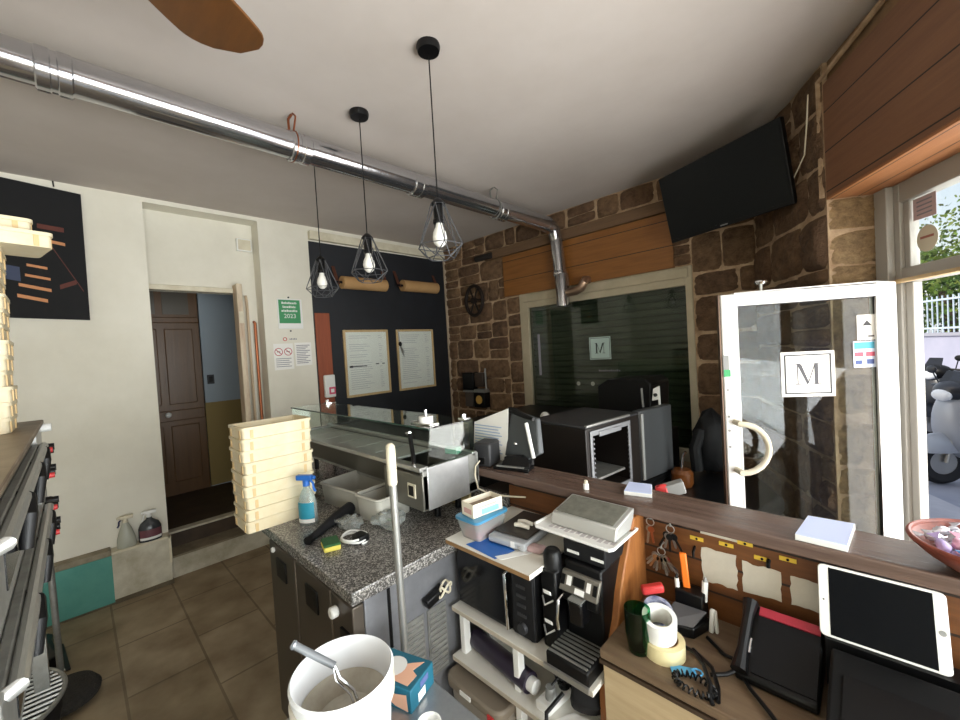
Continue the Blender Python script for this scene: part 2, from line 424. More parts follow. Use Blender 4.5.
S(MB().box(XW, .115, 0, XW + .09, .435, .345).box(XW, .115, .345, XW + .1, .435, .36, 1).box(XW + .06, .425, .16, XW + .1, .44, .36, 1).build('baseboard_plinth', [M_plinth, M_cream]))
S(MB().box(XW, .115, 0, XW + .095, .44, .03).box(XW, -1.9, 0, XW + .09, .115, .012).build('baseboard_grime', mat('dirty_skirting', '#4d4332', .9, var='#6b604b', scale=9)))
S(MB().box(-4.02, .44, 0, XW + .01, 1.22, .165).box(-4.02, .44, .155, XW + .02, 1.22, .17, 1).build('step_lower', [M_plinth, mat('worn_tread', '#8c806b', .8, var='#6f6350', scale=8)]))
S(MB().box(-6.2, .3, 0, -4.02, 1.6, .29).box(-4.08, .46, .285, -4.0, 1.06, .3, 1).build('step_upper', [mat('corridor_floor_boards', '#4a3a2a', .6, var='#35291d', scale=6), M_plinth]))
# corridor behind the opening
S(MB().box(-6.2, .2, .29, -4.1, .3, 2.6).box(-5.2, 1.55, .29, -4.1, 1.65, 2.6).box(-6.2, .2, 2.5, -4.1, 1.6, 2.6).build('wall_corridor', mat('corridor_wall', '#9aa3aa', .8)))
S(MB().box(-5.26, .98, .29, -5.16, 1.65, 2.6).box(-5.16, .985, .3, -5.152, 1.6, 1.2, 1).build('wall_corridor_end', [mat('corridor_grey_paint', '#a7b2ba', .8), mat('corridor_yellow_dado', '#937e4a', .7)]))
dr = S(MB().box(-5.24, .3, .29, -5.16, .99, 2.5).build('door_2', W_door))
f = MB()
for y0, y1 in ((.36, .62), (.68, .92)):
    f.box(-5.165, y0, .42, -5.15, y1, 1.0); f.box(-5.165, y0, 1.22, -5.15, y1, 2.0)
f.box(-5.17, .3, 1.05, -5.145, .98, 1.16); f.box(-5.17, .3, 2.06, -5.14, .98, 2.12)
f.build('door_panels', W_door, dr, bevel=.012)
MB().box(-5.165, .36, 2.15, -5.15, .62, 2.4).box(-5.165, .68, 2.15, -5.15, .9, 2.4).build('transom_pane', mat('dull_transom_glass', '#5d564a', .3), dr)
MB().sphere((-5.12, .66, 1.12), .028).cyl((-5.16, .66, 1.12), (-5.12, .66, 1.12), .012).build('door_handle', M_white, dr)
S(MB().box(-4.03, .42, 2.22, -3.99, 1.08, 2.26).build('trim_3', M_cream, bevel=.004))
# far (window) wall: rubble stone around a shop window
def stones(mb, o, u, v, nrm, L, H, seed, depth=.03, hmin=.13, hmax=.25, m=0, gap=.002):
    """coursed rubble: bulged irregular blocks over the rectangle o, u*L, v*H, standing out along nrm"""
    rnd = random.Random(seed); o = Vector(o); z = 0
    while z < H - .02:
        h = rnd.uniform(hmin, hmax)
        if H - z - h < .08: h = H - z
        x = -rnd.uniform(0, .1) if L > .5 else 0
        while x < L - .02:
            wd = rnd.uniform(.14, .42)
            if L - x - wd < .1: wd = L - x
            x0, x1 = max(x, 0), min(x + wd, L)
            subs = [(z, z + h)]
            if rnd.random() < .22 and h > .15: c = z + h * rnd.uniform(.4, .6); subs = [(z, c), (c, z + h)]
            for a, b in subs:
                j = lambda: rnd.uniform(-.007, .009)
                q = [(x0 + gap + j(), a + gap + j()), (x1 - gap + j(), a + gap + j()), (x1 - gap + j(), b - gap + j()), (x0 + gap + j(), b - gap + j())]
                K = 9; vs = []; dp = depth * rnd.uniform(.5, 1.1); ph = rnd.uniform(0, 6)
                for jj in range(K):
                    for ii in range(K):
                        s, t = ii / (K - 1), jj / (K - 1); ss, tt = 2 * s - 1, 2 * t - 1
                        k = 1 - .055 * (ss * ss * tt * tt); ss, tt = ss * k, tt * k
                        s, t = (ss + 1) / 2, (tt + 1) / 2
                        px = (1 - t) * ((1 - s) * q[0][0] + s * q[1][0]) + t * ((1 - s) * q[3][0] + s * q[2][0])
                        py = (1 - t) * ((1 - s) * q[0][1] + s * q[1][1]) + t * ((1 - s) * q[3][1] + s * q[2][1])
                        e = (1 - abs(ss) ** 5) * (1 - abs(tt) ** 5)
                        dd_ = dp * e ** .5 if e > 0 else 0
                        dd_ += (rnd.uniform(-.009, .008) if 0 < ii < K - 1 and 0 < jj < K - 1 else 0)
                        if ii in (0, K - 1) or jj in (0, K - 1): dd_ = -.004
                        px = min(max(px, 0), L); py = min(max(py, 0), H)
                        vs.append(o + u * px + v * py + nrm * dd_)
                mb.add(vs, [(r * K + c, r * K + c + 1, (r + 1) * K + c + 1, (r + 1) * K + c) for r in range(K - 1) for c in range(K - 1)], m)
            x += wd
        z += h
X1, Y1 = Vector((1, 0, 0)), Vector((0, 1, 0))
w = MB()
w.box(XW, YW, 0, -2.66, YW + .3, ZC, 1); w.box(-.98, YW, 0, -.45, YW + .3, ZC, 1); w.box(-2.66, YW, 0, -.98, YW + .3, .62, 1); w.box(-2.66, YW, 2.15, -.98, YW + .3, ZC, 1)
stones(w, (XW, YW, 0), X1, UP, -Y1, 1.0, 2.70, 3)
stones(w, (XW + 1.0, YW, 0), X1, UP, -Y1, .19, 2.14, 33)
stones(w, (-.98, YW, 0), X1, UP, -Y1, .42, 2.6, 5, hmin=.16, hmax=.3)
stones(w, (XW, YW, 2.70), X1, UP, -Y1, 3.3, .18, 6, hmin=.07, hmax=.12)
stones(w, (-1.18, YW, 2.16), X1, UP, -Y1, .2, .5, 8)
S(w.build('wall_far', [M_stone, M_mortar], angle=60))
w = MB(); w.rbox(2.353, 3.4, 1.15, 1.42, 0, ZC, 1)
stones(w, RP(3.215, 1.15, 0), -D, UP, -N, .862, ZC, 11, hmin=.15, hmax=.3)
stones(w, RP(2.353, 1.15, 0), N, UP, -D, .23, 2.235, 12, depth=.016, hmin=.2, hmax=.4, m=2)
S(w.build('wall_right', [M_stone, M_mortar, stone_mat('pale_reveal_stone', ['#c2a376', '#b3946a', '#c9ac82', '#ad9068', '#bd9d70'])], angle=60))  # the reveal takes a paler colour set than the wall stones
S(MB().rbox(-2.9, 1.12, 1.15, 1.42, 0, .65).rbox(-2.9, -2.6, 1.15, 1.42, .65, ZC).rbox(-2.9, 2.353, 1.17, 1.42, 2.775, ZC, 1).build('wall_street', [M_wall, mat('brown_old_plaster', '#7d634a', .9, var='#97795a', scale=12)]))
S(MB().box(-3.9, -2.05, 0, 2.6, -1.95, ZC).build('wall_back', M_wall))
S(MB().rbox(-2.9, 2.8, 1.42, 1.46, 2.235, 6.0).fbox((-6, -2.1, 3.1), (7, 0, 0), (0, 5.8, 0), (0, 0, 2.9)).build('wall_upper_storey', mat('facade_render', '#b8a68c', .9)))
# wooden shutter box over the street opening
so = MB().box(-5.2, -.02, 2.235, 0, 0, 2.775).box(-5.2, -.25, 2.225, 0, 0, 2.24, 1)
o = S(so.build('trim_4', [W_soffit, W_soffitu]))
o.matrix_world = Matrix.Translation(RP(2.353, 1.15, 0)) @ Matrix((D, -N, UP)).transposed().to_4x4()
S(MB().box(-2.85, YW - .035, 2.15, -1.1, YW, 2.585).build('trim_5', W_panel, bevel=.003))
S(MB().box(-3.1, YW - .05, 2.59, -1.05, YW, 2.685).build('trim_6', W_beam, bevel=.008))
S(MB().cyl((-3.22, YW - .06, 2.63), (-2.98, YW - .06, 2.63), .035, n=8).build('trim_7', mat('dark_beam_end', '#241d17', .9)))
S(MB().box(XW + .012, YW - .03, 0, XW + .035, YW - .005, 2.73).build('trim_8', mat('pale_plaster_edge', '#b9a58d', .9)))
# plaster edge on the shutter box
S(MB().tube([RP(2.37, 1.14, 2.24), RP(2.39, 1.15, 2.5), RP(2.37, 1.14, 2.8), RP(1.9, 1.15, 2.845), RP(.8, 1.15, 2.85)], .012, 6).build('trim_9', M_mortar))
# far shop window
f = MB()
f.box(-2.66, YW - .02, .62, -2.555, YW + .05, 2.15); f.box(-1.025, YW - .02, .62, -.977, YW + .05, 2.15); f.box(-2.555, YW - .02, 2.0, -1.025, YW + .05, 2.15); f.box(-2.555, YW - .02, .62, -1.025, YW + .05, .72)
f.box(-2.6, YW - .035, 2.06, -1.0, YW - .02, 2.135)
wf = S(f.build('window_1', M_alu, bevel=.005))
MB().box(-2.555, YW + .01, .72, -1.025, YW + .018, 2.0).build('window_pane', M_dkglass, wf)
sl = MB()
for i in range(24):
    z = .66 + i * .06
    sl.prism([(-2.62, YW + .16, z), (-2.62, YW + .135, z + .012), (-2.62, YW + .135, z + .045), (-2.62, YW + .16, z + .058)], (1.62, 0, 0))
S(sl.build('window_shutter', mat('green_grey_shutter', '#a9ae9d', .5, var='#7f8576', scale=2, stretch=(1, 1, 9))))
S(MB().box(-2.7, YW + .17, .5, -.9, YW + .2, 2.3).build('window_shutter_back', M_blkm))
# street opening: posts, transom, panes
f = MB()
f.rbox(2.235, 2.345, 1.36, 1.43, 0, 2.225); f.rbox(1.12, 1.22, 1.36, 1.43, 0, 2.225); f.rbox(1.22, 2.235, 1.36, 1.43, 1.785, 1.85); f.rbox(1.22, 2.235, 1.36, 1.43, 2.14, 2.225)
f.rbox(2.205, 2.235, 1.375, 1.41, 1.85, 2.14); f.rbox(2.265, 2.345, 1.33, 1.36, 0, 2.225); f.rbox(2.195, 2.235, 1.375, 1.41, 0, 1.785)
df = S(f.build('door_frame', M_galu, bevel=.004))
MB().rbox(1.22, 2.205, 1.39, 1.396, 1.85, 2.14).build('transom_pane', M_glass, df)
MB().rbox(1.22, 2.345, 1.33, 1.36, 1.785, 1.80).build('transom_strip', W_oak, df)
f = MB()
for a, b in ((-2.6, -2.5), (-.75, -.68), (1.03, 1.12)): f.rbox(a, b, 1.36, 1.43, .65, 2.225)
f.rbox(-2.6, 1.12, 1.36, 1.43, .65, .73); f.rbox(-2.6, 1.12, 1.36, 1.43, 2.14, 2.225)
wf = S(f.build('window_2', M_galu, bevel=.004))
MB().rbox(-2.5, 1.03, 1.39, 1.396, .73, 2.14).build('window_pane', M_glass, wf)
# the glazed shop door, opened inward: leaf along -N from the hinge
LS0, LS1 = 2.205, 2.25     # thickness along D
def leaf(nA, nB, z0, z1, mb, s0=LS0, s1=LS1): mb.rbox(s0, s1, min(nA, nB), max(nA, nB), z0, z1)
dl = MB(); leaf(.63, .695, .03, 1.795, dl); leaf(1.255, 1.325, .03, 1.795, dl); leaf(.695, 1.255, 1.735, 1.795, dl); leaf(.695, 1.255, .03, .2, dl)
door = S(dl.build('door_1', M_walu, bevel=.006))
g = MB(); g.rbox(LS0 + .015, LS0 + .03, .69, .698, .2, 1.735); g.rbox(LS0 + .005, LS0 + .03, 1.252, 1.258, .2, 1.735); g.rbox(LS0 + .005, LS0 + .03, .695, 1.265, 1.732, 1.738); g.build('door_gasket', M_dgrey, door)
g = MB(); leaf(.695, 1.255, .2, 1.735, g, LS0 + .02, LS0 + .026); g.build('door_glass', M_doorg, door)
pts = [RP(LS0, .67, 1.173)] + [RP(LS0 - .055, .675 + .115 * math.sin(math.pi * i / 12), 1.055 + .118 * math.cos(math.pi * i / 12)) for i in range(13)] + [RP(LS0, .67, .937)]
MB().tube(pts, .014, 10).build('door_handle', M_cream, door)
g = MB()
for z in (1.47,): g.rbox(LS0 - .002, LS0, .63, .655, z - .06, z + .03, 0); g.rbox(LS0 - .003, LS0, .63, .66, 1.395, 1.43, 1)
for z in (1.33, 1.2, 1.13, 1.05): g.cyl(RP(LS0 - .003, .645, z), RP(LS0, .645, z), .006, n=8, m=0)
g.build('door_labels', [M_grey, mat('green_tape', '#2f9b5a', .5)], door)
# door edge strip and closer knob
MB().rbox(LS0 + .01, LS1, .622, .63, .03, 1.795).build('door_edge', mat('bronze_edge', '#6f5a4b', .4, .5), door)

# ------------------------------------------------------------------ ventilation duct
t = T('ventilation_duct', 'shiny steel ventilation duct running under the ceiling to the shop window', 'duct', (-2.12, 3.2, 1.96))
DX = -2.12
MB().cyl((DX, -1.94, 2.705), (DX, 3.13, 2.715), .068, n=28).build('duct_pipe', M_tube, t)
for y in (.02, .9, 1.66, 2.5): MB().lathe([(.069, -.05), (.075, -.045), (.075, -.012), (.071, -.008), (.071, .008), (.075, .012), (.075, .045), (.069, .05)], (DX, y, 2.705), 28, (0, 1, 0)).build('duct_collar', M_tube, t)
el = [Vector((DX, 3.12, 2.715)), Vector((DX, 3.19, 2.705)), Vector((DX + .01, 3.235, 2.66)), Vector((DX + .02, 3.25, 2.58))]
MB().tube(el, .07, 20, rs=[.07, .068, .064, .058]).build('duct_elbow', M_tube, t)
MB().cyl((DX + .02, 3.25, 2.6), (DX + .06, 3.25, 1.98), .057, n=24).lathe([(.058, 0), (.064, .01), (.064, .04), (.058, .05)], (DX + .04, 3.25, 2.24), 24).lathe([(.05, 0), (.05, -.02), (.062, -.02), (.062, .27), (.057, .28)], (DX + .06, 3.25, 1.98), 24).build('down_pipe', M_tube, t)
MB().tube([(DX + .09, 3.25, 2.075), (DX + .2, 3.25, 2.08), (DX + .25, 3.25, 2.10), (DX + .275, 3.26, 2.14), (DX + .275, 3.29, 2.17), (DX + .275, 3.345, 2.175)], .038, 14).build('branch_pipe', mat('bronze_pipe', '#a08570', .3, .8), t)
for y in (.87, 2.42):
    MB().tube([(DX - .03, y, 2.775), (DX - .035, y, ZC - .02), (DX - .01, y + .01, ZC)], .007, 6).tube([(DX + .025, y, 2.775), (DX + .035, y + .01, ZC - .03), (DX + .0, y + .01, ZC)], .005, 6).tube([(DX + .075 * math.cos(a / 16 * 2 * math.pi), y, 2.706 + .075 * math.sin(a / 16 * 2 * math.pi)) for a in range(16)], .004, 6, closed=True).build('hanger_bracket', M_copper if y < 1 else M_dsteel, t)

# ------------------------------------------------------------------ pendant lamps
def pendant():
    t = T('pendant_lamp', '', 'lamp', group='black cage pendant lamps on long cords')
    MB().lathe([(0, 0), (.048, 0), (.05, -.012), (.045, -.03), (.012, -.035), (0, -.035)], (0, 0, 0)).build('canopy', M_blk, t)
    MB().tube([(0, 0, -.03), (0, 0, -.645)], .003, 6).build('cord', M_blk, t)
    def up(p): return [(r, z + .045) for r, z in p]
    MB().lathe(up([(0, -.675), (.012, -.68), (.03, -.70), (.031, -.705), (.02, -.71), (.02, -.765), (.024, -.77), (.024, -.785), (0, -.785)])).build('socket', M_blk, t)
    MB().lathe(up([(.013, -.78), (.016, -.80), (.027, -.822), (.031, -.845), (.026, -.868), (.012, -.882), (0, -.885)]), n=20).build('bulb', M_bulb, t)
    g = MB(); n = 6
    top = [Vector((.03 * math.cos(2 * math.pi * i / n), .03 * math.sin(2 * math.pi * i / n), -.66)) for i in range(n)]
    mid = [Vector(((.098 * math.cos(2 * math.pi * (i + .5) / n)), .098 * math.sin(2 * math.pi * (i + .5) / n), -.835)) for i in range(n)]
    bot = [Vector((.058 * math.cos(2 * math.pi * i / n), .058 * math.sin(2 * math.pi * i / n), -.885)) for i in range(n)]
    for i in range(n):
        j = (i + 1) % n
        for a, b in ((top[i], mid[i]), (top[j], mid[i]), (mid[i], mid[j]), (mid[i], bot[i]), (mid[i], bot[j]), (bot[i], bot[j]), (top[i], top[j])): g.tube([a, b], .0022, 5)
    g.build('cage', mat('graphite_wire', '#56575a', .4, .5), t)
    return t
p = pendant(); p.location = (-1.295, 1.12, ZC); p['label'] = 'pendant lamp nearest the camera, its black cage in front of the stone wall'
q = dup(p, (-1.895, 1.134, ZC), .2, 'pendant lamp in front of the brown paper roll by the black wall, middle of three')
q = dup(p, (-2.475, 1.14, ZC), .45, 'pendant lamp hanging beside the green plaque, farthest of three from the stone wall')

# ------------------------------------------------------------------ ceiling fan
t = T('ceiling_fan', 'ceiling fan with broad brown wooden blades above the kitchen', 'fan', (-.97, -.04, ZC))
MB().lathe([(0, 0), (.07, 0), (.07, -.04), (.015, -.06), (.015, -.24), (.09, -.26), (.11, -.31), (.1, -.38), (.06, -.41), (0, -.415)], (-.97, -.04, ZC)).build('motor', mat('dark_bronze', '#3a2a1c', .4, .6), t)
bd0 = math.atan2(.79, -.62)
for k in range(4):
    b = MB(); a = bd0 + k * math.pi / 2
    outl = []
    for i in range(25):
        u = i / 24; ln = .14 + .43 * u; wd = .05 + .07 * math.sin(math.pi * min(u * 1.0, 1) ** .8 * .62)
        if u > .8: wd *= math.sqrt(max(0, 1 - ((u - .8) / .2) ** 2))
        outl.append((ln, wd))
    poly = [(l, wd, 0) for l, wd in outl] + [(l, -wd, 0) for l, wd in outl[::-1] if wd > 1e-4]
    b.prism(poly, (0, 0, .008)); b.box(.05, -.02, -.004, .25, .02, 0)
    b.xf(Matrix.Translation((-.97, -.04, ZC - .36)) @ Matrix.Rotation(a, 4, 'Z') @ Matrix.Rotation(.16, 4, 'X'))
    b.build('blade', W_fan, t, bevel=.002)

# ------------------------------------------------------------------ television in the corner
bl, br_, tr_, tl_ = Vector((-1.02, 3.08, 2.28)), Vector((-.285, 2.78, 2.285)), Vector((-.315, 2.68, 2.70)), Vector((-1.055, 2.97, 2.72))
bl, br_, tr_, tl_ = bl, br_, tl_ + (br_ - bl), tl_
ux = (br_ - bl); uy = (tl_ - bl); nz = ux.cross(uy).normalized()
if nz.y > 0: nz = -nz
t = T('television', 'black flat television tilted down in the stone corner under the ceiling', 'television', (bl + br_) / 2)
b = MB(); b.prism([bl, br_, tr_, tl_], -nz * .035); b.build('television_body', M_blk, t, bevel=.004)
i = lambda a, c: bl + ux * a + uy * c
MB().prism([i(.012, .05), i(.988, .05), i(.988, .98), i(.012, .98)], nz * .002).build('screen', mat('dark_screen', '#0a0d0f', .3, spec=.25), t)
MB().prism([i(.47, .018), i(.53, .018), i(.53, .035), i(.47, .035)], nz * .0015).build('badge', M_grey, t)
c = i(.5, .5) - nz * .03
MB().tube([c, c - nz * .14, c - nz * .26], .03, 8).build('wall_mount', M_blk, t)
o = MB().tube([(-.29, 2.80, 2.42), (-.23, 2.70, 2.5), (-.21, 2.62, 2.62), (-.20, 2.6, 2.75)], .0035, 6).build('television_cable', M_cream)
tag(base(o, (-.29, 2.80, 2.42)), 'thin pale cable hanging beside the television by the wood box', 'cable')

# ------------------------------------------------------------------ left wall things
# helper frame on the left wall: columns = along +y, up, out (+x)
def LW(y, z, off=0.0, x=None): return Matrix.Translation(((XW if x is None else x) + off, y, z)) @ Matrix(((0, 0, 1), (1, 0, 0), (0, 1, 0))).to_4x4()
t = T('wall_canvas', 'large black canvas print of glowing orange bars on the white wall', 'picture', (XW, -.17, 1.98))
MB().prism([(XW, -.5, 1.98), (XW, .11, 1.96), (XW, .115, 2.815), (XW, -.5, 2.86)], (.025, 0, 0)).build('canvas', M_blkm, t)
pr_ = MB()
for k, (y0, z0, y1, z1, wd, m) in enumerate([(-.21, 2.10, -.08, 2.07, .022, 0), (-.2, 2.17, -.06, 2.14, .02, 0), (-.17, 2.235, -.06, 2.215, .016, 0), (-.16, 2.30, -.07, 2.285, .016, 0), (-.02, 2.16, .06, 2.2, .03, 1), (-.1, 2.55, .02, 2.54, .03, 1), (-.05, 2.45, .09, 2.15, .01, 1), (-.3, 2.22, -.19, 2.2, .09, 2), (-.4, 2.6, -.15, 2.58, .02, 3), (-.1, 2.47, .02, 2.45, .02, 0)]):
    pr_.prism([(XW + .025, y0, z0), (XW + .025, y1, z1), (XW + .025, y1, z1 + wd), (XW + .025, y0, z0 + wd)], (.0008, 0, 0), m)
pr_.build('print', [mat('print_orange', '#c98a5c', .7), mat('print_dark_red', '#5c2a1e', .7), mat('print_blue', '#39425c', .7), mat('print_grey', '#3d4540', .7)], t)
MB().tube([(XW + .01, -.01, 2.84), (XW + .012, -.012, 2.87), (XW + .004, -.012, 2.878)], .004, 6).build('hook', M_blk, t)

t = T('award_plaque', 'small green plaque reading 2023 on the white pillar above two notices', 'plaque', (XW, 1.44, 1.89))
MB().box(XW, 1.335, 1.895, XW + .012, 1.555, 2.17).build('backing', M_white, t, bevel=.003)
MB().box(XW + .012, 1.345, 1.945, XW + .0135, 1.535, 2.16).build('green_panel', mat('plaque_green', '#3b8f5a', .5), t)
for k, (y0, y1) in enumerate(((1.372, 1.505), (1.38, 1.497), (1.368, 1.51))):
    x = MB(); yy = y0; r = random.Random(k + 20)
    while yy < y1:
        wd = r.uniform(.006, .013); x.box(XW + .0135, yy, 2.122 - .036 * k, XW + .0141, min(yy + wd, y1), 2.122 - .036 * k + r.choice((.015, .015, .02))); yy += wd + .004
    x.build('faint_print', M_white, t)
MB().text('2023', .055, LW(1.44, 2.01, .0135)).build('lettering', M_white, t)
for z in (2.185, 1.875): MB().cyl((XW, 1.44, z), (XW + .006, 1.44, z), .008, n=8).build('screw', M_dgrey, t)
t = T('wall_sticker', 'tiny red round sticker with faint print below the green plaque', 'sticker', (XW, 1.42, 1.79))
MB().lathe([(.012, 0), (.018, 0), (.018, .001), (.012, .001)], (XW + .0005, 1.385, 1.80), 16, (1, 0, 0), closed=True).build('ring', M_red, t)
x = MB()
for k in range(5): x.box(XW, 1.425 + .014 * k, 1.793, XW + .001, 1.434 + .014 * k, 1.805 + .003 * (k % 2))
x.build('faint_print', M_ink, t)
def ring(mb, y, z, r, x, m):
    mb.lathe([(r - .006, 0), (r, 0), (r, .0008), (r - .006, .0008)], (x, y, z), 24, (1, 0, 0), closed=True, m=m)
t = T('prohibition_notice', 'white notice with two red crossed circles on the white pillar', 'notice', (XW, 1.365, 1.52))
MB().prism([(XW, 1.28, 1.52), (XW, 1.45, 1.525), (XW, 1.45, 1.76), (XW, 1.28, 1.76)], (.0015, 0, 0)).build('sheet', M_paper, t)
x = MB()
for y in (1.322, 1.405):
    ring(x, y, 1.685, .036, XW + .0015, 0)
    x.prism([(XW + .0016, y - .026, 1.706), (XW + .0016, y - .022, 1.711), (XW + .0016, y + .026, 1.664), (XW + .0016, y + .022, 1.659)], (.0006, 0, 0), 0)
    x.box(XW + .0015, y - .016, 1.683, XW + .002, y + .014, 1.689, 1)
for k in range(5): x.box(XW + .0015, 1.295, 1.62 - k * .018, XW + .0019, 1.43 - .02 * (k % 2), 1.626 - k * .018, 2)
x.build('print', [mat('sign_red', '#b8404a', .6), M_dink, M_ink], t)
t = T('typed_notice', 'white typed sheet of grey lines next to the crossed-circle notice', 'notice', (XW, 1.54, 1.54))
MB().prism([(XW, 1.468, 1.545), (XW, 1.62, 1.55), (XW, 1.62, 1.765), (XW, 1.465, 1.765)], (.0015, 0, 0)).build('sheet', M_paper, t)
x = MB()
for k in range(11): x.box(XW + .0015, 1.48, 1.735 - k * .0165, XW + .0019, 1.605 - .02 * (k % 3), 1.742 - k * .0165)
x.build('print', M_ink, t)
o = MB().box(XW + .012, 1.665, 1.17, XW + .03, 1.81, 2.045).build('wall_board', W_red, bevel=.004)
tag(base(o, (XW, 1.74, 1.17)), 'narrow red-brown wooden board standing at the edge of the black wall', 'board')
t = T('wall_dispenser', 'small white box with a pink label on the red-brown board', 'dispenser', (XW + .03, 1.765, 1.24))
MB().box(XW + .03, 1.70, 1.22, XW + .075, 1.805, 1.44).build('body', M_white, t, bevel=.012)
MB().box(XW + .075, 1.735, 1.25, XW + .0765, 1.80, 1.32).box(XW + .0765, 1.752, 1.268, XW + .077, 1.785, 1.302, 1).build('label_print', [mat('pink_print', '#d0506e', .5), M_white], t)
o = MB().box(XW + .012, 1.66, .95, XW + .022, 1.82, 1.165).build('tile_patch', mat('mottled_tile', '#cfc9bb', .5, var='#8f7f74', scale=30), bevel=.002)
tag(base(o, (XW, 1.74, .95)), 'mottled pale tile patch below the red-brown board on the black wall', 'tile')
def menu(y0, y1, z0, z1, label, seed):
    t = T('menu_frame', label, 'picture frame', (XW + .012, (y0 + y1) / 2, z0), group='framed menus on the black wall')
    x = XW + .012; fr = MB(); wd = .022
    fr.box(x, y0, z0, x + .02, y0 + wd, z1); fr.box(x, y1 - wd, z0, x + .02, y1, z1); fr.box(x, y0 + wd, z0, x + .02, y1 - wd, z0 + wd); fr.box(x, y0 + wd, z1 - wd, x + .02, y1 - wd, z1)
    fr.build('frame', W_oak, t, bevel=.003)
    MB().box(x, y0 + wd, z0 + wd, x + .008, y1 - wd, z1 - wd).build('menu_sheet', M_paper, t)
    MB().box(x + .012, y0 + wd, z0 + wd, x + .0135, y1 - wd, z1 - wd).build('glazing', M_glass, t)
    pm = MB(); r = random.Random(seed)
    for k in range(26):
        z = z1 - .06 - k * (z1 - z0 - .12) / 26
        if r.random() < .12: continue
        a = y0 + .06; ln = r.uniform(.16, .27)
        pm.box(x + .008, a, z - .004, x + .0085, a + ln, z, 0)
        if r.random() < .8: pm.box(x + .008, y1 - .12, z - .004, x + .0085, y1 - .12 + r.uniform(.02, .05), z, 0)
    if seed == 1:
        zz = z0 + .315
        pm.box(x + .0085, y0 + .05, zz - .008, x + .009, y0 + .25, zz + .002, 1); pm.box(x + .0085, y0 + .05, zz - .012, x + .009, y0 + .09, zz + .006, 1); pm.box(x + .0085, y1 - .17, zz + .006, x + .009, y1 - .13, zz + .016, 1); pm.box(x + .0085, y1 - .09, zz + .006, x + .009, y1 - .06, zz + .016, 1)
    pm.build('print', [mat('faint_print', '#b5b1b9', .8), M_dink], t)
menu(1.94, 2.465, 1.187, 1.878, 'framed menu with a line struck out in thick black marker', 1)
menu(2.575, 3.10, 1.187, 1.878, 'framed menu with a small bunch of keys hung over its corner', 2)
t = T('hanging_keys', 'dark whistle and small keys hanging over the corner of the right framed menu', 'keys', (XW + .035, 2.6, 1.62))
MB().tube([(XW + .034, 2.59, 1.88), (XW + .04, 2.6, 1.8), (XW + .04, 2.605, 1.72)], .003, 6).build('cord', M_ink, t)
MB().sphere((XW + .048, 2.605, 1.715), .022, sc=(.6, 1, 1.2)).build('fob', M_blk, t)
for k, (dy, dz) in enumerate(((.03, -.1), (.05, -.08), (.045, -.13))): MB().tube([(XW + .04, 2.61, 1.70), (XW + .04, 2.61 + dy, 1.70 + dz)], .005, 6).build('key', M_steel, t)
def roll_holder(y0, y1, z, label):
    t = T('paper_roll', label, 'paper roll', (XW + .012, (y0 + y1) / 2, z), group='brown paper rolls on leather straps')
    xc = XW + .11; r = .063
    MB().lathe([(.016, 0), (r, 0), (r, y1 - y0), (.016, y1 - y0)], (xc, y0, z), 28, (0, 1, 0), closed=True).build('paper', M_kraft, t)
    MB().cyl((xc, y0 - .06, z), (xc, y1 + .05, z), .012, n=10).build('rod', M_blk, t)
    for y in (y0 - .035, y1 + .03):
        MB().prism([(XW + .013, y - .016, z + .17), (XW + .013, y + .016, z + .17), (xc - .005, y + .016, z - .02), (xc - .005, y - .016, z - .02)], (.006, 0, .004)).tube([(xc + .016 * math.cos(q), y, z + .016 * math.sin(q)) for q in [k * math.pi / 6 for k in range(12)]], .004, 6, closed=True).build('strap', M_leather, t)
roll_holder(1.92, 2.42, 2.345, 'brown paper roll on leather straps behind the middle pendant lamp')
roll_holder(2.64, 3.13, 2.365, 'brown paper roll on leather straps nearest the stone corner')
# inside the recess
t = T('junction_box', 'small white junction box high in the recess above the opening', 'junction box', (-4.02, 1.14, 2.6))
MB().box(-4.02, 1.085, 2.6, -3.985, 1.205, 2.71).build('box', M_white, t, bevel=.004)
MB().box(-3.985, 1.095, 2.61, -3.982, 1.195, 2.70).build('lid', M_cream, t, bevel=.001)
t = T('old_door_leaf', 'chipped cream door leaf folded back edge-on in the recess', 'door leaf', (-3.95, 1.07, .3))
MB().box(-4.015, 1.03, .3, -3.89, 1.075, 2.29).build('leaf', mat('chipped_cream_paint', '#d9ccb2', .7, var='#b59a82', scale=7, stretch=(3, 3, .5)), t, bevel=.006)
for z in (.9, 1.95): MB().box(-3.892, 1.035, z, -3.885, 1.07, z + .1).build('hinge', M_cream, t)
t = T('copper_pipes', 'pair of copper water pipes running up the recess', 'pipe', (-3.98, 1.17, .3))
MB().tube([(-3.985, 1.13, .3), (-3.985, 1.13, 2.15), (-3.97, 1.12, 2.2)], .011, 8).build('pipe', mat('painted_pipe', '#bfa98c', .5), t)
MB().tube([(-3.985, 1.185, .3), (-3.985, 1.185, 1.96), (-4.015, 1.185, 1.97)], .013, 8).build('pipe', M_copper, t)
MB().cyl((-3.985, 1.1, .98), (-3.985, 1.16, .98), .02, n=10).cyl((-3.985, 1.13, .94), (-3.985, 1.13, 1.03), .02, n=10).build('valve', M_cream, t)
t = T('light_switch', 'dark light switch on the grey corridor wall', 'light switch', (-5.15, 1.05, 1.4))
MB().box(-5.16, 1.02, 1.4, -5.15, 1.085, 1.5).build('plate', M_dgrey, t, bevel=.003)
MB().box(-5.148, 1.035, 1.42, -5.142, 1.07, 1.48).build('rocker', M_blk, t, bevel=.002)

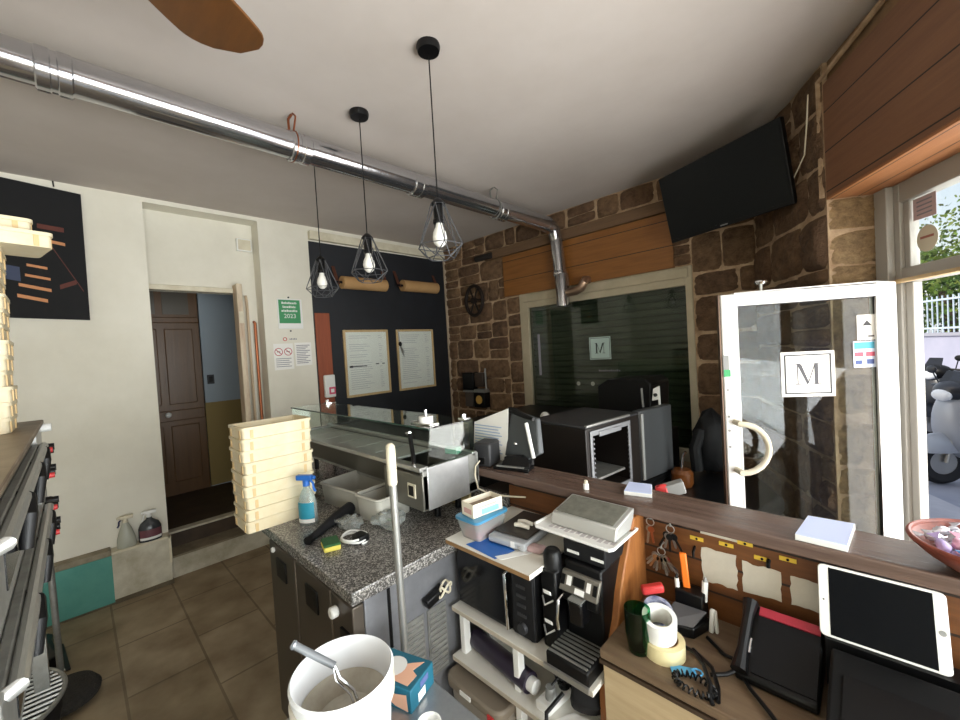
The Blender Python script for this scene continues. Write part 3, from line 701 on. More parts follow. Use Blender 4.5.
# ------------------------------------------------------------------ spray bottles
def spray(name, label, body_m, head_m, trig_m, loc, h=.25, rz=0, lab=None, wide=.042, style=0, la=-90):
    t = T(name, label, 'spray bottle', (0, 0, 0)); k = h / .25
    if style == 0: prof = [(0, 0), (wide, 0), (wide * 1.02, .01), (wide, .10), (wide * .8, .135), (.018, .165), (.014, .18), (0, .18)]
    else: prof = [(0, 0), (wide * .95, 0), (wide, .01), (wide * .95, .06), (wide * .62, .13), (.018, .17), (.014, .18), (0, .18)]
    MB().lathe([(r * k, z * k) for r, z in prof], n=24, sy=.7).build('bottle', body_m, t)
    hd = MB().cyl((0, 0, .176 * k), (0, 0, .205 * k), .016 * k, n=14).fbox((-.045 * k, -.012 * k, .203 * k), (.075 * k, 0, 0), (0, .024 * k, 0), (0, 0, .024 * k)).cyl((.03 * k, 0, .215 * k), (.046 * k, 0, .215 * k), .009 * k, n=10)
    hd.build('spray_head', head_m, t, bevel=.003)
    MB().tube([(.02 * k, 0, .205 * k), (.034 * k, 0, .19 * k), (.036 * k, 0, .165 * k), (.045 * k, 0, .15 * k)], .0055 * k, 8).build('trigger', trig_m, t)
    if lab:
        lm, zs = lab; v = MB(); n = 14; r = wide * 1.03 * k
        def pt(a, z, q): return (q * math.cos(a), q * .7 * math.sin(a), z)
        for i_ in range(n):
            b0 = math.radians(la) - math.pi * .36; a0, a1 = b0 + i_ * math.pi * .72 / n, b0 + (i_ + 1) * math.pi * .72 / n
            v.quad(pt(a0, zs[0] * k, r), pt(a1, zs[0] * k, r), pt(a1, zs[1] * k, r), pt(a0, zs[1] * k, r), m=0)
            v.quad(pt(a0, zs[0] * k, r), pt(a1, zs[0] * k, r), pt(a1, (zs[0] + .018) * k, r * 1.01), pt(a0, (zs[0] + .018) * k, r * 1.01), m=1)
        v.build('bottle_label', [lm, M_white], t)
    place(t, loc, rz); return t
spray('spray_bottle', 'pale grey spray bottle with a dark blue trigger on the wall ledge', mat('pale_grey_bottle', '#a9aa9c', .4), M_cream, mat('navy_plastic', '#222c55', .4), (XW + .055, .2, .36), .24, math.radians(-95), wide=.056, style=1)
spray('spray_bottle', 'dark spray bottle with a white head on the wall ledge by the step', mat('dark_bottle', '#3c3f42', .25), M_white, M_white, (XW + .055, .33, .36), .235, math.radians(-95), (mat('dark_red_label', '#6a3f46', .5), (.015, .09)), .07, la=95)
spray('spray_bottle', 'clear spray bottle with blue head and teal label on the granite worktop', M_spray, M_blue, M_blue, (-1.745, .672, .9), .23, math.radians(35), (mat('teal_label', '#1f7f95', .5), (.012, .105)), .043)

# ------------------------------------------------------------------ prep fridge with granite worktop
FX0, FX1, FY0, FY1 = -1.86, -1.135, .565, 1.24
t = T('prep_fridge', 'dark steel refrigerated prep counter with a speckled granite worktop', 'fridge counter', ((FX0 + FX1) / 2, .9, 0))
b = MB(); b.box(FX0, FY0 + .02, .08, FX1, FY1, .86)
for x in (FX0 + .05, FX1 - .05):
    for y in (FY0 + .08, FY1 - .05): b.cyl((x, y, 0), (x, y, .08), .022, n=10)
M_fdoor = mat('dark_brown_steel', '#5d554c', .4, .6)
M_fside = mat('worn_grey_steel', '#85868a', .42, .45, var='#6d6e72', scale=5)
b.build('cabinet', M_fside, t, bevel=.003)
wt = MB()
wt.box(-2.03, .538, .86, -1.118, 1.268, .90); wt.box(-1.5, 1.24, .9, -1.118, 1.268, .98)
wt.build('worktop', M_granite, t, bevel=.004)
for x0, x1 in ((FX0, -1.585), (-1.577, -1.285)):
    d = MB().box(x0, FY0 - .02, .1, x1, FY0 + .018, .845).build('door', M_fdoor, t, bevel=.004)
    MB().box((x0 + x1) / 2 - .05, FY0 - .026, .72, (x0 + x1) / 2 + .05, FY0 - .018, .80).build('handle_recess', M_blk, d, bevel=.003)
d = MB().box(-1.278, FY0 - .02, .1, FX1, FY0 + .018, .845).build('control_panel', M_fdoor, t, bevel=.004)
MB().box(-1.21, FY0 - .028, .70, -1.16, FY0 - .018, .76).build('rocker_switch', M_blk, d)
MB().lathe([(.013, 0), (.018, .004), (.018, .022), (.013, .026), (0, .026)], (-1.235, FY0 - .02, .80), 16, (0, -1, 0)).build('door_knob', M_white, d)
MB().lathe([(.009, 0), (.012, .006), (.008, .012), (0, .012)], (-1.8, FY0 - .02, .82), 16, (0, -1, 0)).build('latch', M_white, t)
MB().box(FX1 - .001, FY0 + .1, .1, FX1 + .004, FY0 + .11, .85).build('side_seam', M_blk, t)
g = MB(); g.box(FX1, .715, .46, FX1 + .004, .80, .70, 1); g.box(FX1, .815, .46, FX1 + .004, .9, .70, 1)
for k in range(11):
    z = .475 + k * .02
    for y0 in (.722, .822): g.box(FX1 + .003, y0, z, FX1 + .009, y0 + .07, z + .009)
g.build('vent_grille', [M_steel, M_dsteel], t)
# hidden service counter that carries the far half of the display
t = T('service_counter', 'dark service counter under the far end of the glass display', 'counter', (-2.4, 1.1, 0))
MB().box(-2.72, .93, 0, -2.05, 1.27, .86).build('cabinet', M_fdoor, t)
MB().box(-2.75, .9, .86, -2.04, 1.3, .9).build('worktop', M_granite, t, bevel=.004)

# ------------------------------------------------------------------ refrigerated glass display
VX0, VX1, VY0, VY1 = -2.66, -1.25, .92, 1.22
t = T('glass_display', 'long steel refrigerated topping display with a glass cover on the granite', 'display case', (-1.95, 1.09, .9))
b = MB(); b.box(VX0, VY0 + .1, .985, VX1, VY1, 1.03); b.box(VX0, VY0 + .0, 1.03, VX0 + .02, VY1, 1.15); b.box(VX1 - .02, VY0, .99, VX1, VY1, 1.15)
b.box(VX0, VY1 - .015, 1.03, VX1, VY1, 1.15)
b.build('trough', M_dsteel, t, bevel=.003)
MB().prism([(VX0, VY0, 1.145), (VX0, VY0 + .02, 1.115), (VX0, VY0 + .1, 1.0), (VX0, VY0 + .13, 1.0), (VX0, VY0 + .05, 1.14)], (VX1 - VX0 - .02, 0, 0)).build('front_panel', mat('olive_steel', '#8b887c', .35, .8), t)
rl = MB(); rl.box(VX0, VY0 - .012, 1.14, VX1, VY0 + .03, 1.158); rl.box(VX0, VY1 - .03, 1.14, VX1, VY1, 1.158); rl.box(VX0, VY0 + .04, 1.135, VX1 - .02, VY0 + .05, 1.145); rl.box(VX0, VY0 + .09, 1.12, VX1 - .3, VY0 + .1, 1.13)
rl.build('rail', M_steel, t, bevel=.003)
pn = MB()
for k in range(6):
    x0 = VX0 + .03 + k * .185; pn.box(x0, VY0 + .035, 1.128, x0 + .175, VY1 - .03, 1.138)
pn.box(VX0 + .03 + 6 * .185, VY0 + .035, 1.06, VX1 - .03, VY1 - .03, 1.07, 1)
pn.build('lid_plate', [mat('satin_steel', '#a9aba6', .4, .35), M_blk], t, bevel=.002)
MB().box(-1.52, VY0 - .004, .985, VX1, VY0 + .1, 1.125).build('control_housing', mat('control_steel', '#77756d', .4, .7), t, bevel=.004)
MB().box(-1.345, VY0 - .008, 1.03, -1.295, VY0 - .003, 1.085).box(-1.335, VY0 - .011, 1.038, -1.305, VY0 - .007, 1.077, 1).build('power_switch', [M_cream, M_blk], t)
MB().lathe([(.012, 0), (.012, .004), (0, .004)], (-1.43, VY0 - .004, 1.085), 12, (0, -1, 0)).build('thermostat', M_blk, t)
MB().box(VX1 - .002, VY0 + .02, .985, VX1 + .004, VY1 - .06, 1.152).build('end_plate', mat('bright_end_steel', '#d3d4d4', .3, .75, var='#b9babb', scale=6), t, bevel=.002)
gm = MB(); gm.box(VX0, .965, 1.296, VX1, 1.21, 1.302)
gm.prism([(VX0, VY0 + .05, 1.155), (VX0, VY1 - .02, 1.155), (VX0, 1.20, 1.296), (VX0, .97, 1.296)], (.005, 0, 0))
gm.prism([(VX1 - .005, VY0 + .03, 1.155), (VX1 - .005, VY1 - .02, 1.155), (VX1 - .005, 1.20, 1.296), (VX1 - .005, .97, 1.296)], (.005, 0, 0))
gm.prism([(VX0, 1.20, 1.155), (VX0, 1.205, 1.155), (VX0, 1.205, 1.296), (VX0, 1.20, 1.296)], (VX1 - VX0, 0, 0))
gm.build('glass_cover', M_vitg, t)
MB().tube([(VX0, .965, 1.299), (VX1, .965, 1.299)], .004, 6).build('glass_edge', mat('green_glass_edge', '#2f4a40', .2), t)
hp = MB()
for x in (VX0 + .05, VX1 - .03): hp.cyl((x, 1.18, 1.302), (x, 1.18, 1.325), .012, n=10).box(x - .02, 1.165, 1.302, x + .02, 1.20, 1.308)
hp.build('glass_hinge', M_chrome, t)
for x in (VX0 + .1, VX1 - .1):
    for y in (VY0 + .14, VY1 - .04): MB().cyl((x, y, .9), (x, y, .99), .014, n=10).build('foot', M_blk, t)
# tools lying on the display
t = T('black_peeler', 'black handled peeler leaning on the display rail', 'kitchen tool', (-1.36, .91, 1.158))
MB().tube([(-1.31, .925, 1.163), (-1.325, .935, 1.19), (-1.365, .955, 1.245), (-1.375, .96, 1.27)], .009, 8).build('handle', M_blk, t)
MB().tube([(-1.305, .922, 1.166), (-1.292, .915, 1.162)], .006, 6).tube([(-1.377, .962, 1.272), (-1.398, .962, 1.268)], .008, 6).build('head', M_chrome, t)
t = T('metal_clamp', 'bright metal clamp with a white dial sitting on the end of the display', 'clamp', (-1.33, 1.03, 1.302))
MB().box(-1.40, 1.0, 1.302, -1.29, 1.05, 1.309).build('plate', M_chrome, t, bevel=.002)
MB().cyl((-1.345, 1.025, 1.309), (-1.345, 1.025, 1.335), .03, n=18).build('dial', M_white, t)
MB().cyl((-1.345, 1.025, 1.335), (-1.345, 1.025, 1.362), .007, n=8).tube([(-1.40, 1.025, 1.312), (-1.43, 1.01, 1.306)], .004, 6).build('screw_post', M_chrome, t)
o = MB().fbox((-1.33, 1.10, 1.159), (.06, .02, 0), (-.012, .04, 0), (0, 0, .03)).build('green_scraper', mat('green_scraper_plastic', '#1f7a5c', .4), bevel=.006)
tag(base(o, (-1.3, 1.13, 1.159)), 'small green scraper inside the right end of the glass display', 'scraper')

# ------------------------------------------------------------------ dough crates
def crate(w=.185, d=.28, h=.048):
    t = T('dough_crate', '', 'crate', group=None)
    o_ = roundrect(w, d, .012); b = MB(); th = .006
    i_ = roundrect(w - 2 * th, d - 2 * th, .008); n = len(o_)
    vs = [(x, y, 0) for x, y in o_] + [(x, y, h) for x, y in o_] + [(x, y, h) for x, y in i_] + [(x, y, .006) for x, y in i_]
    fs = [tuple(range(n - 1, -1, -1)), tuple(range(3 * n, 4 * n))]
    for k in range(3): fs += [(k * n + j, k * n + (j + 1) % n, (k + 1) * n + (j + 1) % n, (k + 1) * n + j) for j in range(n)]
    b.add(vs, fs); b.build('tray', M_crate, t)
    r = MB()
    for z0, z1, e in ((h - .011, h, .005), (0, .003, .001)):
        a_ = roundrect(w + 2 * e, d + 2 * e, .016); n = len(a_)
        vs = [(x, y, z0) for x, y in a_] + [(x, y, z1) for x, y in a_] + [(x, y, z1) for x, y in o_] + [(x, y, z0) for x, y in o_]
        r.add(vs, [(k * n + j, k * n + (j + 1) % n, ((k + 1) % 4) * n + (j + 1) % n, ((k + 1) % 4) * n + j) for k in range(4) for j in range(n)])
    r.build('rim', M_crate, t)
    M_rib = mat('yellowed_crate_plastic', '#cdb07e', .5)
    for y in (-d / 2 + .035, d / 2 - .035): MB().box(w / 2, y - .006, .002, w / 2 + .003, y + .006, h - .002).build('corner_rib', M_rib, t)
    for x in (-w / 2 + .03, w / 2 - .03):
        for sgn in (-1, 1): MB().box(x - .008, sgn * d / 2, .002, x + .008, sgn * (d / 2 + .0035), h - .002).build('corner_rib', M_rib, t)
    return t
c0 = crate(); CH = .0485
ords = ['lowest, resting on the granite', 'second from the bottom', 'third from the bottom', 'fourth from the bottom', 'fifth, in the middle', 'fourth from the top', 'third from the top', 'second from the top', 'open topmost one']
for k in range(9):
    lb = 'cream plastic dough crate in the stack on the granite, ' + ords[k]
    loc = (-1.935 + .002 * (k % 2), .604 + .002 * (k % 3), .9 + k * CH)
    if k == 0: c = c0; c.location = loc; c['label'] = lb
    else: c = dup(c0, loc, .01 * ((k % 3) - 1), lb)
    c['group'] = 'cream dough crates stacked on the granite worktop'

# ------------------------------------------------------------------ things on the granite
def tub(name, label, m, c, w, d, h, rz, flare=.02, th=.005):
    t = T(name, label, 'tub'); n_ = 6
    o0, o1 = roundrect(w, d, .02), roundrect(w + flare, d + flare, .025); i1, i0 = roundrect(w + flare - 2 * th, d + flare - 2 * th, .022), roundrect(w - 2 * th, d - 2 * th, .018)
    n = len(o0); vs = [(x, y, 0) for x, y in o0] + [(x, y, h) for x, y in o1] + [(x, y, h) for x, y in i1] + [(x, y, th) for x, y in i0]
    fs = [tuple(range(n - 1, -1, -1)), tuple(range(3 * n, 4 * n))]
    for k in range(3): fs += [(k * n + j, k * n + (j + 1) % n, (k + 1) * n + (j + 1) % n, (k + 1) * n + j) for j in range(n)]
    MB().add(vs, fs).build('tub_body', m, t)
    MB().tube([(x * 1.01, y * 1.01, h - .004) for x, y in o1], .006, 6, closed=True).build('tub_rim', m, t)
    place(t, c, rz); return t
M_gtub = mat('grey_tub_plastic', '#9d9b92', .45); M_gtub2 = mat('pale_grey_tub_plastic', '#b1afa5', .45)
tub('plastic_tub', 'wide grey plastic tub under the glass display beside the crates', M_gtub, (-1.80, .94, .9), .30, .20, .10, .12)
tub('plastic_tub', 'deep square grey tub under the display beside the metal pole', M_gtub2, (-1.555, .93, .9), .15, .17, .105, .1)
o = MB().box(-1.72, 1.2, .9, -1.3, 1.215, 1.03).build('chopping_board', mat('yellowed_board', '#b9a678', .6)); tag(base(o, (-1.5, 1.207, .9)), 'yellowed board standing behind the tubs under the glass display', 'board')
t = T('black_torch', 'long black tapered kitchen torch lying on the granite', 'kitchen torch', (-1.62, .72, .9))
MB().tube([(-1.555, .60, .915), (-1.57, .63, .918), (-1.64, .74, .925), (-1.69, .835, .927)], .02, 14, rs=[.013, .015, .022, .027]).build('torch_body', M_blkm, t)
MB().tube([(-1.545, .585, .914), (-1.555, .60, .915)], .017, 12).build('torch_tip', M_blk, t)
t = T('sponge', 'green and yellow scouring sponge on the granite edge', 'sponge', (-1.45, .635, .9))
MB().fbox((-1.50, .615, .9), (.075, -.02, 0), (.02, .055, 0), (0, 0, .018)).build('foam', mat('yellow_foam', '#d8c95f', .95, bump=.4, bscale=150), t, bevel=.005)
MB().fbox((-1.50, .615, .918), (.075, -.02, 0), (.02, .055, 0), (0, 0, .009)).build('scouring_pad', mat('green_pad', '#2c5a32', .95, bump=.5, bscale=180), t, bevel=.003)
t = T('cable_coil', 'black power adaptor wound in a white cable on the granite', 'charger', (-1.42, .72, .9))
pts = [(-1.43 + (.055 + .006 * math.sin(a * 2.3)) * math.cos(a), .715 + (.042 + .005 * math.cos(a * 1.7)) * math.sin(a), .904 + .0016 * a) for a in [i * .35 for i in range(40)]]
MB().tube(pts, .0042, 6).build('cable', M_white, t)
MB().fbox((-1.425, .70, .905), (.055, .005, 0), (-.005, .045, 0), (0, 0, .028)).build('adaptor', M_blk, t, bevel=.006)
def crumple(name, label, c, r, m, cat, seed, flat=.5):
    rnd = random.Random(seed); b = MB(); b.sphere((0, 0, 0), 1, 14, 9)
    b.v = [p * (1 + rnd.uniform(-.35, .3)) for p in b.v]
    b.v = [Vector((p.x * r[0], p.y * r[1], max(p.z, -.85) * r[2])) for p in b.v]
    zm = min(p.z for p in b.v); b.v = [p + Vector((c[0], c[1], c[2] - zm)) for p in b.v]
    o = b.build(name, m, angle=20); return tag(base(o, c), label, cat)
crumple('plastic_bag', 'crumpled clear plastic bag on the granite in front of the tubs', (-1.56, .765, .9), (.075, .05, .022), M_film, 'bag', 4)
crumple('plastic_bag', 'loose clear plastic bag on the granite by the metal pole', (-1.44, .87, .9), (.08, .06, .03), M_film, 'bag', 9)
o = MB().fbox((-1.42, .855, .931), (.03, .004, 0), (-.003, .018, 0), (0, 0, .006)).fbox((-1.41, .868, .937), (.015, .02, .0), (-.006, .006, 0), (0, 0, .004)).build('green_clip', mat('green_clip_plastic', '#2d7d4a', .4), bevel=.002); tag(base(o, (-1.41, .865, .931)), 'small green clip on the clear bag by the metal pole', 'clip')
o = MB().tube([(-1.88, .86, .905), (-1.80, .885, .905)], .005, 6).fbox((-1.80, .877, .902), (.07, .02, 0), (-.004, .016, 0), (0, 0, .004)).build('paring_knife', M_blk); tag(base(o, (-1.82, .88, .9)), 'small black paring knife on the granite before the wide grey tub', 'knife')

# ------------------------------------------------------------------ mop pole in front
t = T('mop_pole', 'upright steel pole with a cream grip standing before the granite worktop', 'pole', (-1.035, .655, 0))
MB().cyl((-1.037, .662, .0), (-1.035, .65, 1.255), .0115, n=14).build('pole', M_steel, t)
MB().lathe([(.0125, 0), (.0145, .005), (.0145, .10), (.013, .118), (.006, .125), (0, .126)], (-1.035, .65, 1.212), 14).build('grip', M_cream, t)
MB().box(-1.09, .637, 0, -.98, .69, .035).build('pole_head', M_blk, t, bevel=.008)

# ------------------------------------------------------------------ service bar with the ledge
LZ = 1.08
t = T('bar_counter', 'brown wooden bar partition with a worn ledge along its top', 'bar counter', (-.4, 1.28, 0))
MB().box(-1.5, 1.225, LZ - .035, .5, 1.385, LZ).build('ledge', W_ledge, t, bevel=.004)
MB().box(-1.12, 1.27, 0, .5, 1.30, LZ - .035).build('panel', W_counter, t)
br = MB(); prof = [(1.27, 1.045), (1.20, 1.045), (1.165, 1.0), (1.14, .96), (1.115, .92), (1.085, .86), (1.06, .79), (1.02, .72), (.985, .64), (.975, .3), (.975, 0), (1.27, 0)]
br.prism([(-.575, y, z) for y, z in prof], (.03, 0, 0)).build('bracket_board', W_board, t, bevel=.004)
# paper notes and labels on the panel
def note(name, label, y, x0, z0, x1, z1, m, cat, ragged=0, seed=1, group=None):
    r = random.Random(seed); pts = []
    n = 7
    for i_ in range(n + 1): pts.append((x0 + (x1 - x0) * i_ / n, y, z1 + r.uniform(-1, 1) * ragged))
    for i_ in range(1, n): pts.append((x1 + r.uniform(-1, 1) * ragged, y, z1 + (z0 - z1) * i_ / n))
    for i_ in range(n + 1): pts.append((x1 + (x0 - x1) * i_ / n, y, z0 + r.uniform(-1, 1) * ragged))
    for i_ in range(1, n): pts.append((x0 + r.uniform(-1, 1) * ragged, y, z0 + (z1 - z0) * i_ / n))
    o = MB().prism(pts, (0, -.0012, 0)).build(name, m); return tag(base(o, ((x0 + x1) / 2, y, z0)), label, cat, group)
M_note = mat('aged_paper', '#c9c2b2', .85, var='#b8b0a0', scale=8)
note('paper_note', 'torn blank paper note nearest the bracket board on the bar panel', 1.27, -.377, .882, -.288, .98, M_note, 'paper', .003, 1, 'blank notes on the bar panel')
note('paper_note', 'blank paper note in the middle of three on the bar panel', 1.27, -.275, .888, -.188, .97, M_note, 'paper', .003, 2, 'blank notes on the bar panel')
note('paper_note', 'blank paper note half behind the tablet on the bar panel', 1.27, -.168, .893, -.105, .968, M_note, 'paper', .002, 3, 'blank notes on the bar panel')
for k, (x, z, where) in enumerate(((-.389, 1.0, 'nearest the hanging keys'), (-.312, 1.005, 'above the gap between two paper notes'), (-.266, 1.022, 'highest, just below the ledge'), (-.228, .992, 'above the middle paper note'), (-.172, 1.008, 'nearest the tablet'))):
    t = T('shelf_label', 'small yellow label on the bar panel, ' + where, 'label', (x, 1.27, z), group='yellow labels on the bar panel')
    MB().box(x - .018, 1.268, z - .005, x + .018, 1.27, z + .006).build('label_strip', M_brass, t)
    MB().sphere((x, 1.2675, z), .0035, 8, 6).build('pin', M_blk, t)
o = MB().box(-.378, 1.2685, 1.02, -.28, 1.27, 1.036).build('paper_strip', M_note); tag(base(o, (-.33, 1.27, 1.02)), 'long pale paper strip under the ledge on the bar panel', 'paper')
o = MB().tube([(-.395, 1.269, .975), (-.395, 1.25, .965), (-.395, 1.25, .95)], .004, 6).build('coat_hook', M_blk); tag(base(o, (-.395, 1.27, .95)), 'small black hook beside the torn paper note', 'hook')
o = MB().tube([(-.213, 1.269, .995), (-.213, 1.258, .988), (-.213, 1.258, .978)], .005, 6).build('coat_hook', M_blk); tag(base(o, (-.213, 1.27, .978)), 'small black hook above the middle paper note', 'hook')
# keys
rnd = random.Random(3)
def keys(name, label, x, y, z, n, mats, spread):
    t = T(name, label, 'keys', (x, y, z))
    MB().tube([(x, y + .012, z + .01), (x, y - .012, z + .012), (x, y - .014, z)], .003, 6).build('nail', M_dsteel, t)
    MB().tube([(x + .012 * math.cos(a), y - .014, z - .008 + .012 * math.sin(a)) for a in [k * math.pi / 5 for k in range(10)]], .0016, 5, closed=True).build('key_ring', M_steel, t)
    for k in range(n):
        a = (k / (n - 1) - .5) * spread; ln = rnd.uniform(.04, .058); dx, dz = math.sin(a), -math.cos(a); p = Vector((x + dx * .016, y - .014 - .004 * (k % 3), z - .012 + dz * .008)); d = Vector((dx, 0, dz))
        kb = MB(); s_ = Vector((dz, 0, -dx))
        hd = [p + d * .010 + d * .010 * math.cos(q) + s_ * .010 * math.sin(q) for q in [j * math.pi / 6 for j in range(12)]]
        kb.prism(hd, (0, -.0022, 0)); kb.prism([p + d * .018 + s_ * .0035, p + d * ln + s_ * .003, p + d * (ln + .004), p + d * ln - s_ * .0035, p + d * .018 - s_ * .0035], (0, -.0018, 0))
        kb.build('key', mats[k % len(mats)], t)
M_key = mat('worn_key_metal', '#8e8b86', .35, .9)
keys('key_bunch', 'large bunch of metal keys hanging on the panel beside the bracket board', -.485, 1.258, .95, 12, [M_key, M_steel, M_chrome], 1.7)
keys('key_bunch', 'small bunch of black-headed keys just below the ledge', -.455, 1.258, 1.028, 5, [M_blk, M_key], 1.0)
keys('key_bunch', 'single pair of small keys hanging highest by the bracket board', -.515, 1.258, 1.035, 2, [M_key, M_copper], .3)

# ------------------------------------------------------------------ things on the ledge
_mark = len(list(COL.objects))
t = T('receipt_printer', 'small black cube printer on the left end of the ledge', 'printer', (-1.155, 1.29, LZ))
MB().fbox((-1.195, 1.235, LZ), (.085, .02, 0), (-.03, .10, 0), (0, 0, .105)).build('printer_body', M_dgrey, t, bevel=.01)
MB().fbox((-1.19, 1.2345, LZ + .012), (.05, .012, 0), (0, .002, 0), (0, 0, .03)).build('cable_bay', M_blk, t)
MB().tube([(-1.155, 1.232, LZ + .03), (-1.15, 1.20, LZ + .015), (-1.145, 1.19, LZ - .02), (-1.12, 1.18, LZ - .07), (-1.07, 1.19, LZ - .085), (-1.0, 1.22, LZ - .09), (-.93, 1.262, LZ - .092)], .0035, 6).build('cable', M_cream, t)
t = T('paper_sheet', 'white printed sheet standing up behind the cube printer', 'paper', (-1.2, 1.37, LZ))
pz = [(-1.335, 1.37, LZ), (-1.115, 1.37, LZ), (-1.095, 1.375, LZ + .245), (-1.32, 1.375, LZ + .165)]
MB().prism(pz, (0, .002, 0)).build('sheet', M_paper, t)
x = MB()
for k in range(10):
    z = LZ + .03 + k * .0135; x.box(-1.315, 1.3675 + .0003 * k, z, -1.14 - .01 * (k % 3), 1.3695 + .0003 * k, z + .004)
x.build('print', mat('blue_grey_print', '#9fb0cc', .8), t)
t = T('order_terminal', 'dark order terminal on a stand leaning back on the ledge', 'terminal', (-1.02, 1.42, LZ))
MB().prism([(-1.12, 1.36, LZ + .03), (-.985, 1.33, LZ + .03), (-.93, 1.37, LZ + .06), (-.96, 1.40, LZ + .205), (-1.10, 1.40, LZ + .235)], (.01, .02, 0)).build('terminal_body', mat('slate_plastic', '#3b3e40', .4), t, bevel=.005)
MB().tube([(-.985, 1.36, LZ + .19), (-.935, 1.335, LZ + .05)], .008, 8).build('white_edge', M_white, t)
MB().tube([(-1.11, 1.40, LZ + .235), (-1.07, 1.39, LZ + .232), (-1.0, 1.39, LZ + .21), (-.96, 1.38, LZ + .205)], .012, 8, rs=[.014, .016, .010, .008]).build('handset_cord', M_blk, t)
MB().sphere((-1.03, 1.335, LZ + .10), .008, 10, 8).build('joystick', M_chrome, t)
MB().box(-1.1, 1.33, LZ, -.97, 1.385, LZ + .035).build('stand', M_blk, t, bevel=.006)
t = T('card_reader', 'flat black card reader with a silver front lying on the ledge', 'card reader', (-.98, 1.29, LZ))
MB().fbox((-1.09, 1.245, LZ), (.16, .045, 0), (-.02, .065, 0), (0, 0, .016)).build('reader_base', M_blk, t, bevel=.004)
MB().prism([(-1.06, 1.262, LZ + .016), (-.935, 1.30, LZ + .016), (-.945, 1.325, LZ + .028), (-.985, 1.315, LZ + .055), (-1.05, 1.297, LZ + .05), (-1.07, 1.288, LZ + .03)], (-.012, .03, 0)).build('reader_hood', M_blk, t, bevel=.004)
MB().fbox((-1.07, 1.247, LZ + .016), (.12, .034, 0), (-.004, .012, 0), (0, 0, .004)).build('silver_strip', M_steel, t)
MB().fbox((-.94, 1.27, LZ), (.015, .006, 0), (-.02, .06, 0), (0, 0, .003)).build('metal_edge', M_chrome, t)
for o in list(COL.objects)[_mark:]:
    if o.parent is None: o.location.x -= .095
t = T('bottle_cap', 'small white screw cap lying on the ledge before the dark oven', 'cap', (-.745, 1.255, LZ))
MB().lathe([(0, 0), (.010, 0), (.010, .018), (.007, .02), (0, .02)], (-.745, 1.26, LZ), 14).build('cap_body', M_white, t)
MB().lathe([(.0065, .02), (.0065, .03), (.004, .032), (0, .032)], (-.745, 1.26, LZ), 12).build('nozzle', M_cream, t)
def pad(label, corners, h, m):
    t = T('note_pad', label, 'note pad', Vector(corners[0]))
    MB().prism([Vector(c) for c in corners], (0, 0, h * .9)).build('paper_block', M_white, t, bevel=.001)
    cc = sum((Vector(c) for c in corners), Vector()) / 4
    MB().prism([cc + (Vector(c) - cc) * .985 + UP * h * .9 for c in corners], (0, 0, h * .1)).build('top_sheet', m, t)
M_bpad = mat('pale_blue_paper', '#c5d0f0', .7)
pad('small blue-white note pad on the ledge in front of the dark oven', [(-.615, 1.283, LZ), (-.53, 1.305, LZ), (-.565, 1.395, LZ), (-.64, 1.378, LZ)], .014, M_bpad)
pad('large blue-white note pad on the ledge below the glass door', [(-.151, 1.235, LZ), (-.054, 1.232, LZ), (-.045, 1.385, LZ), (-.139, 1.379, LZ)], .016, M_bpad)
# candy bowl
BC = Vector((.172, 1.285, LZ))
t = T('candy_bowl', 'round red-brown bowl full of wrapped sweets on the right end of the ledge', 'bowl', BC)
MB().open_lathe([(.0, 0), (.06, 0), (.068, .004), (.105, .03), (.128, .054), (.130, .06), (.122, .06), (.098, .034), (.06, .012), (.0, .010)], BC, 40).build('bowl_body', M_terra, t)
MB().tube([BC + Vector((.126 * math.cos(a), .126 * math.sin(a), .06)) for a in [k * math.pi / 20 for k in range(40)]], .0055, 8, closed=True).build('bowl_rim', M_terra, t)
cm = [mat('lilac_wrapper', '#b9a6d6', .25), mat('silver_wrapper', '#d8d6de', .2, .4), mat('blue_wrapper', '#5f9fd6', .25), mat('pink_wrapper', '#d69fb4', .25)]
rnd = random.Random(12); proto = None
def candy(m):
    t = T('wrapped_sweet', '', 'sweet', group='wrapped sweets in the bowl')
    b = MB(); b.sphere((0, 0, 0), .014, 10, 8, sc=(1.25, .8, .65)); b.v = [p * (1 + .12 * math.sin(p.x * 900)) for p in b.v]; b.build('sweet_body', m, t)
    for sg in (-1, 1): MB().prism([(sg * .016, 0, .001), (sg * .032, -.011, .003), (sg * .035, .0, -.002), (sg * .032, .011, .002)], (0, 0, .001)).build('wrapper_end', m, t)
    return t
kinds = [candy(m) for m in cm]
k = 0; seen = [0] * 4; names_ = ['lilac', 'silver', 'blue', 'pink']
for ring_, (rr_, cnt, zz) in enumerate(((.068, 12, .038), (.042, 8, .036), (.013, 3, .038), (.088, 13, .053), (.058, 9, .055), (.025, 4, .058))):
    for j in range(cnt):
        a = 2 * math.pi * (j + .5 * (ring_ % 2)) / cnt + rnd.uniform(-.1, .1); q = rnd.choice([0, 0, 1, 1, 1, 2, 3])
        loc = BC + Vector((rr_ * math.cos(a), rr_ * math.sin(a), zz + rnd.uniform(-.003, .004)))
        lb = names_[q] + ' wrapped sweet in the red-brown bowl'
        if not seen[q]: s_ = kinds[q]; s_.location = loc; s_['label'] = lb
        else: s_ = dup(kinds[q], loc, 0, lb)
        s_.rotation_euler = (rnd.uniform(-.5, .5), rnd.uniform(-.5, .5), rnd.uniform(0, 6.28)); seen[q] = 1
        s_['group'] = names_[q] + ' wrapped sweets in the bowl'
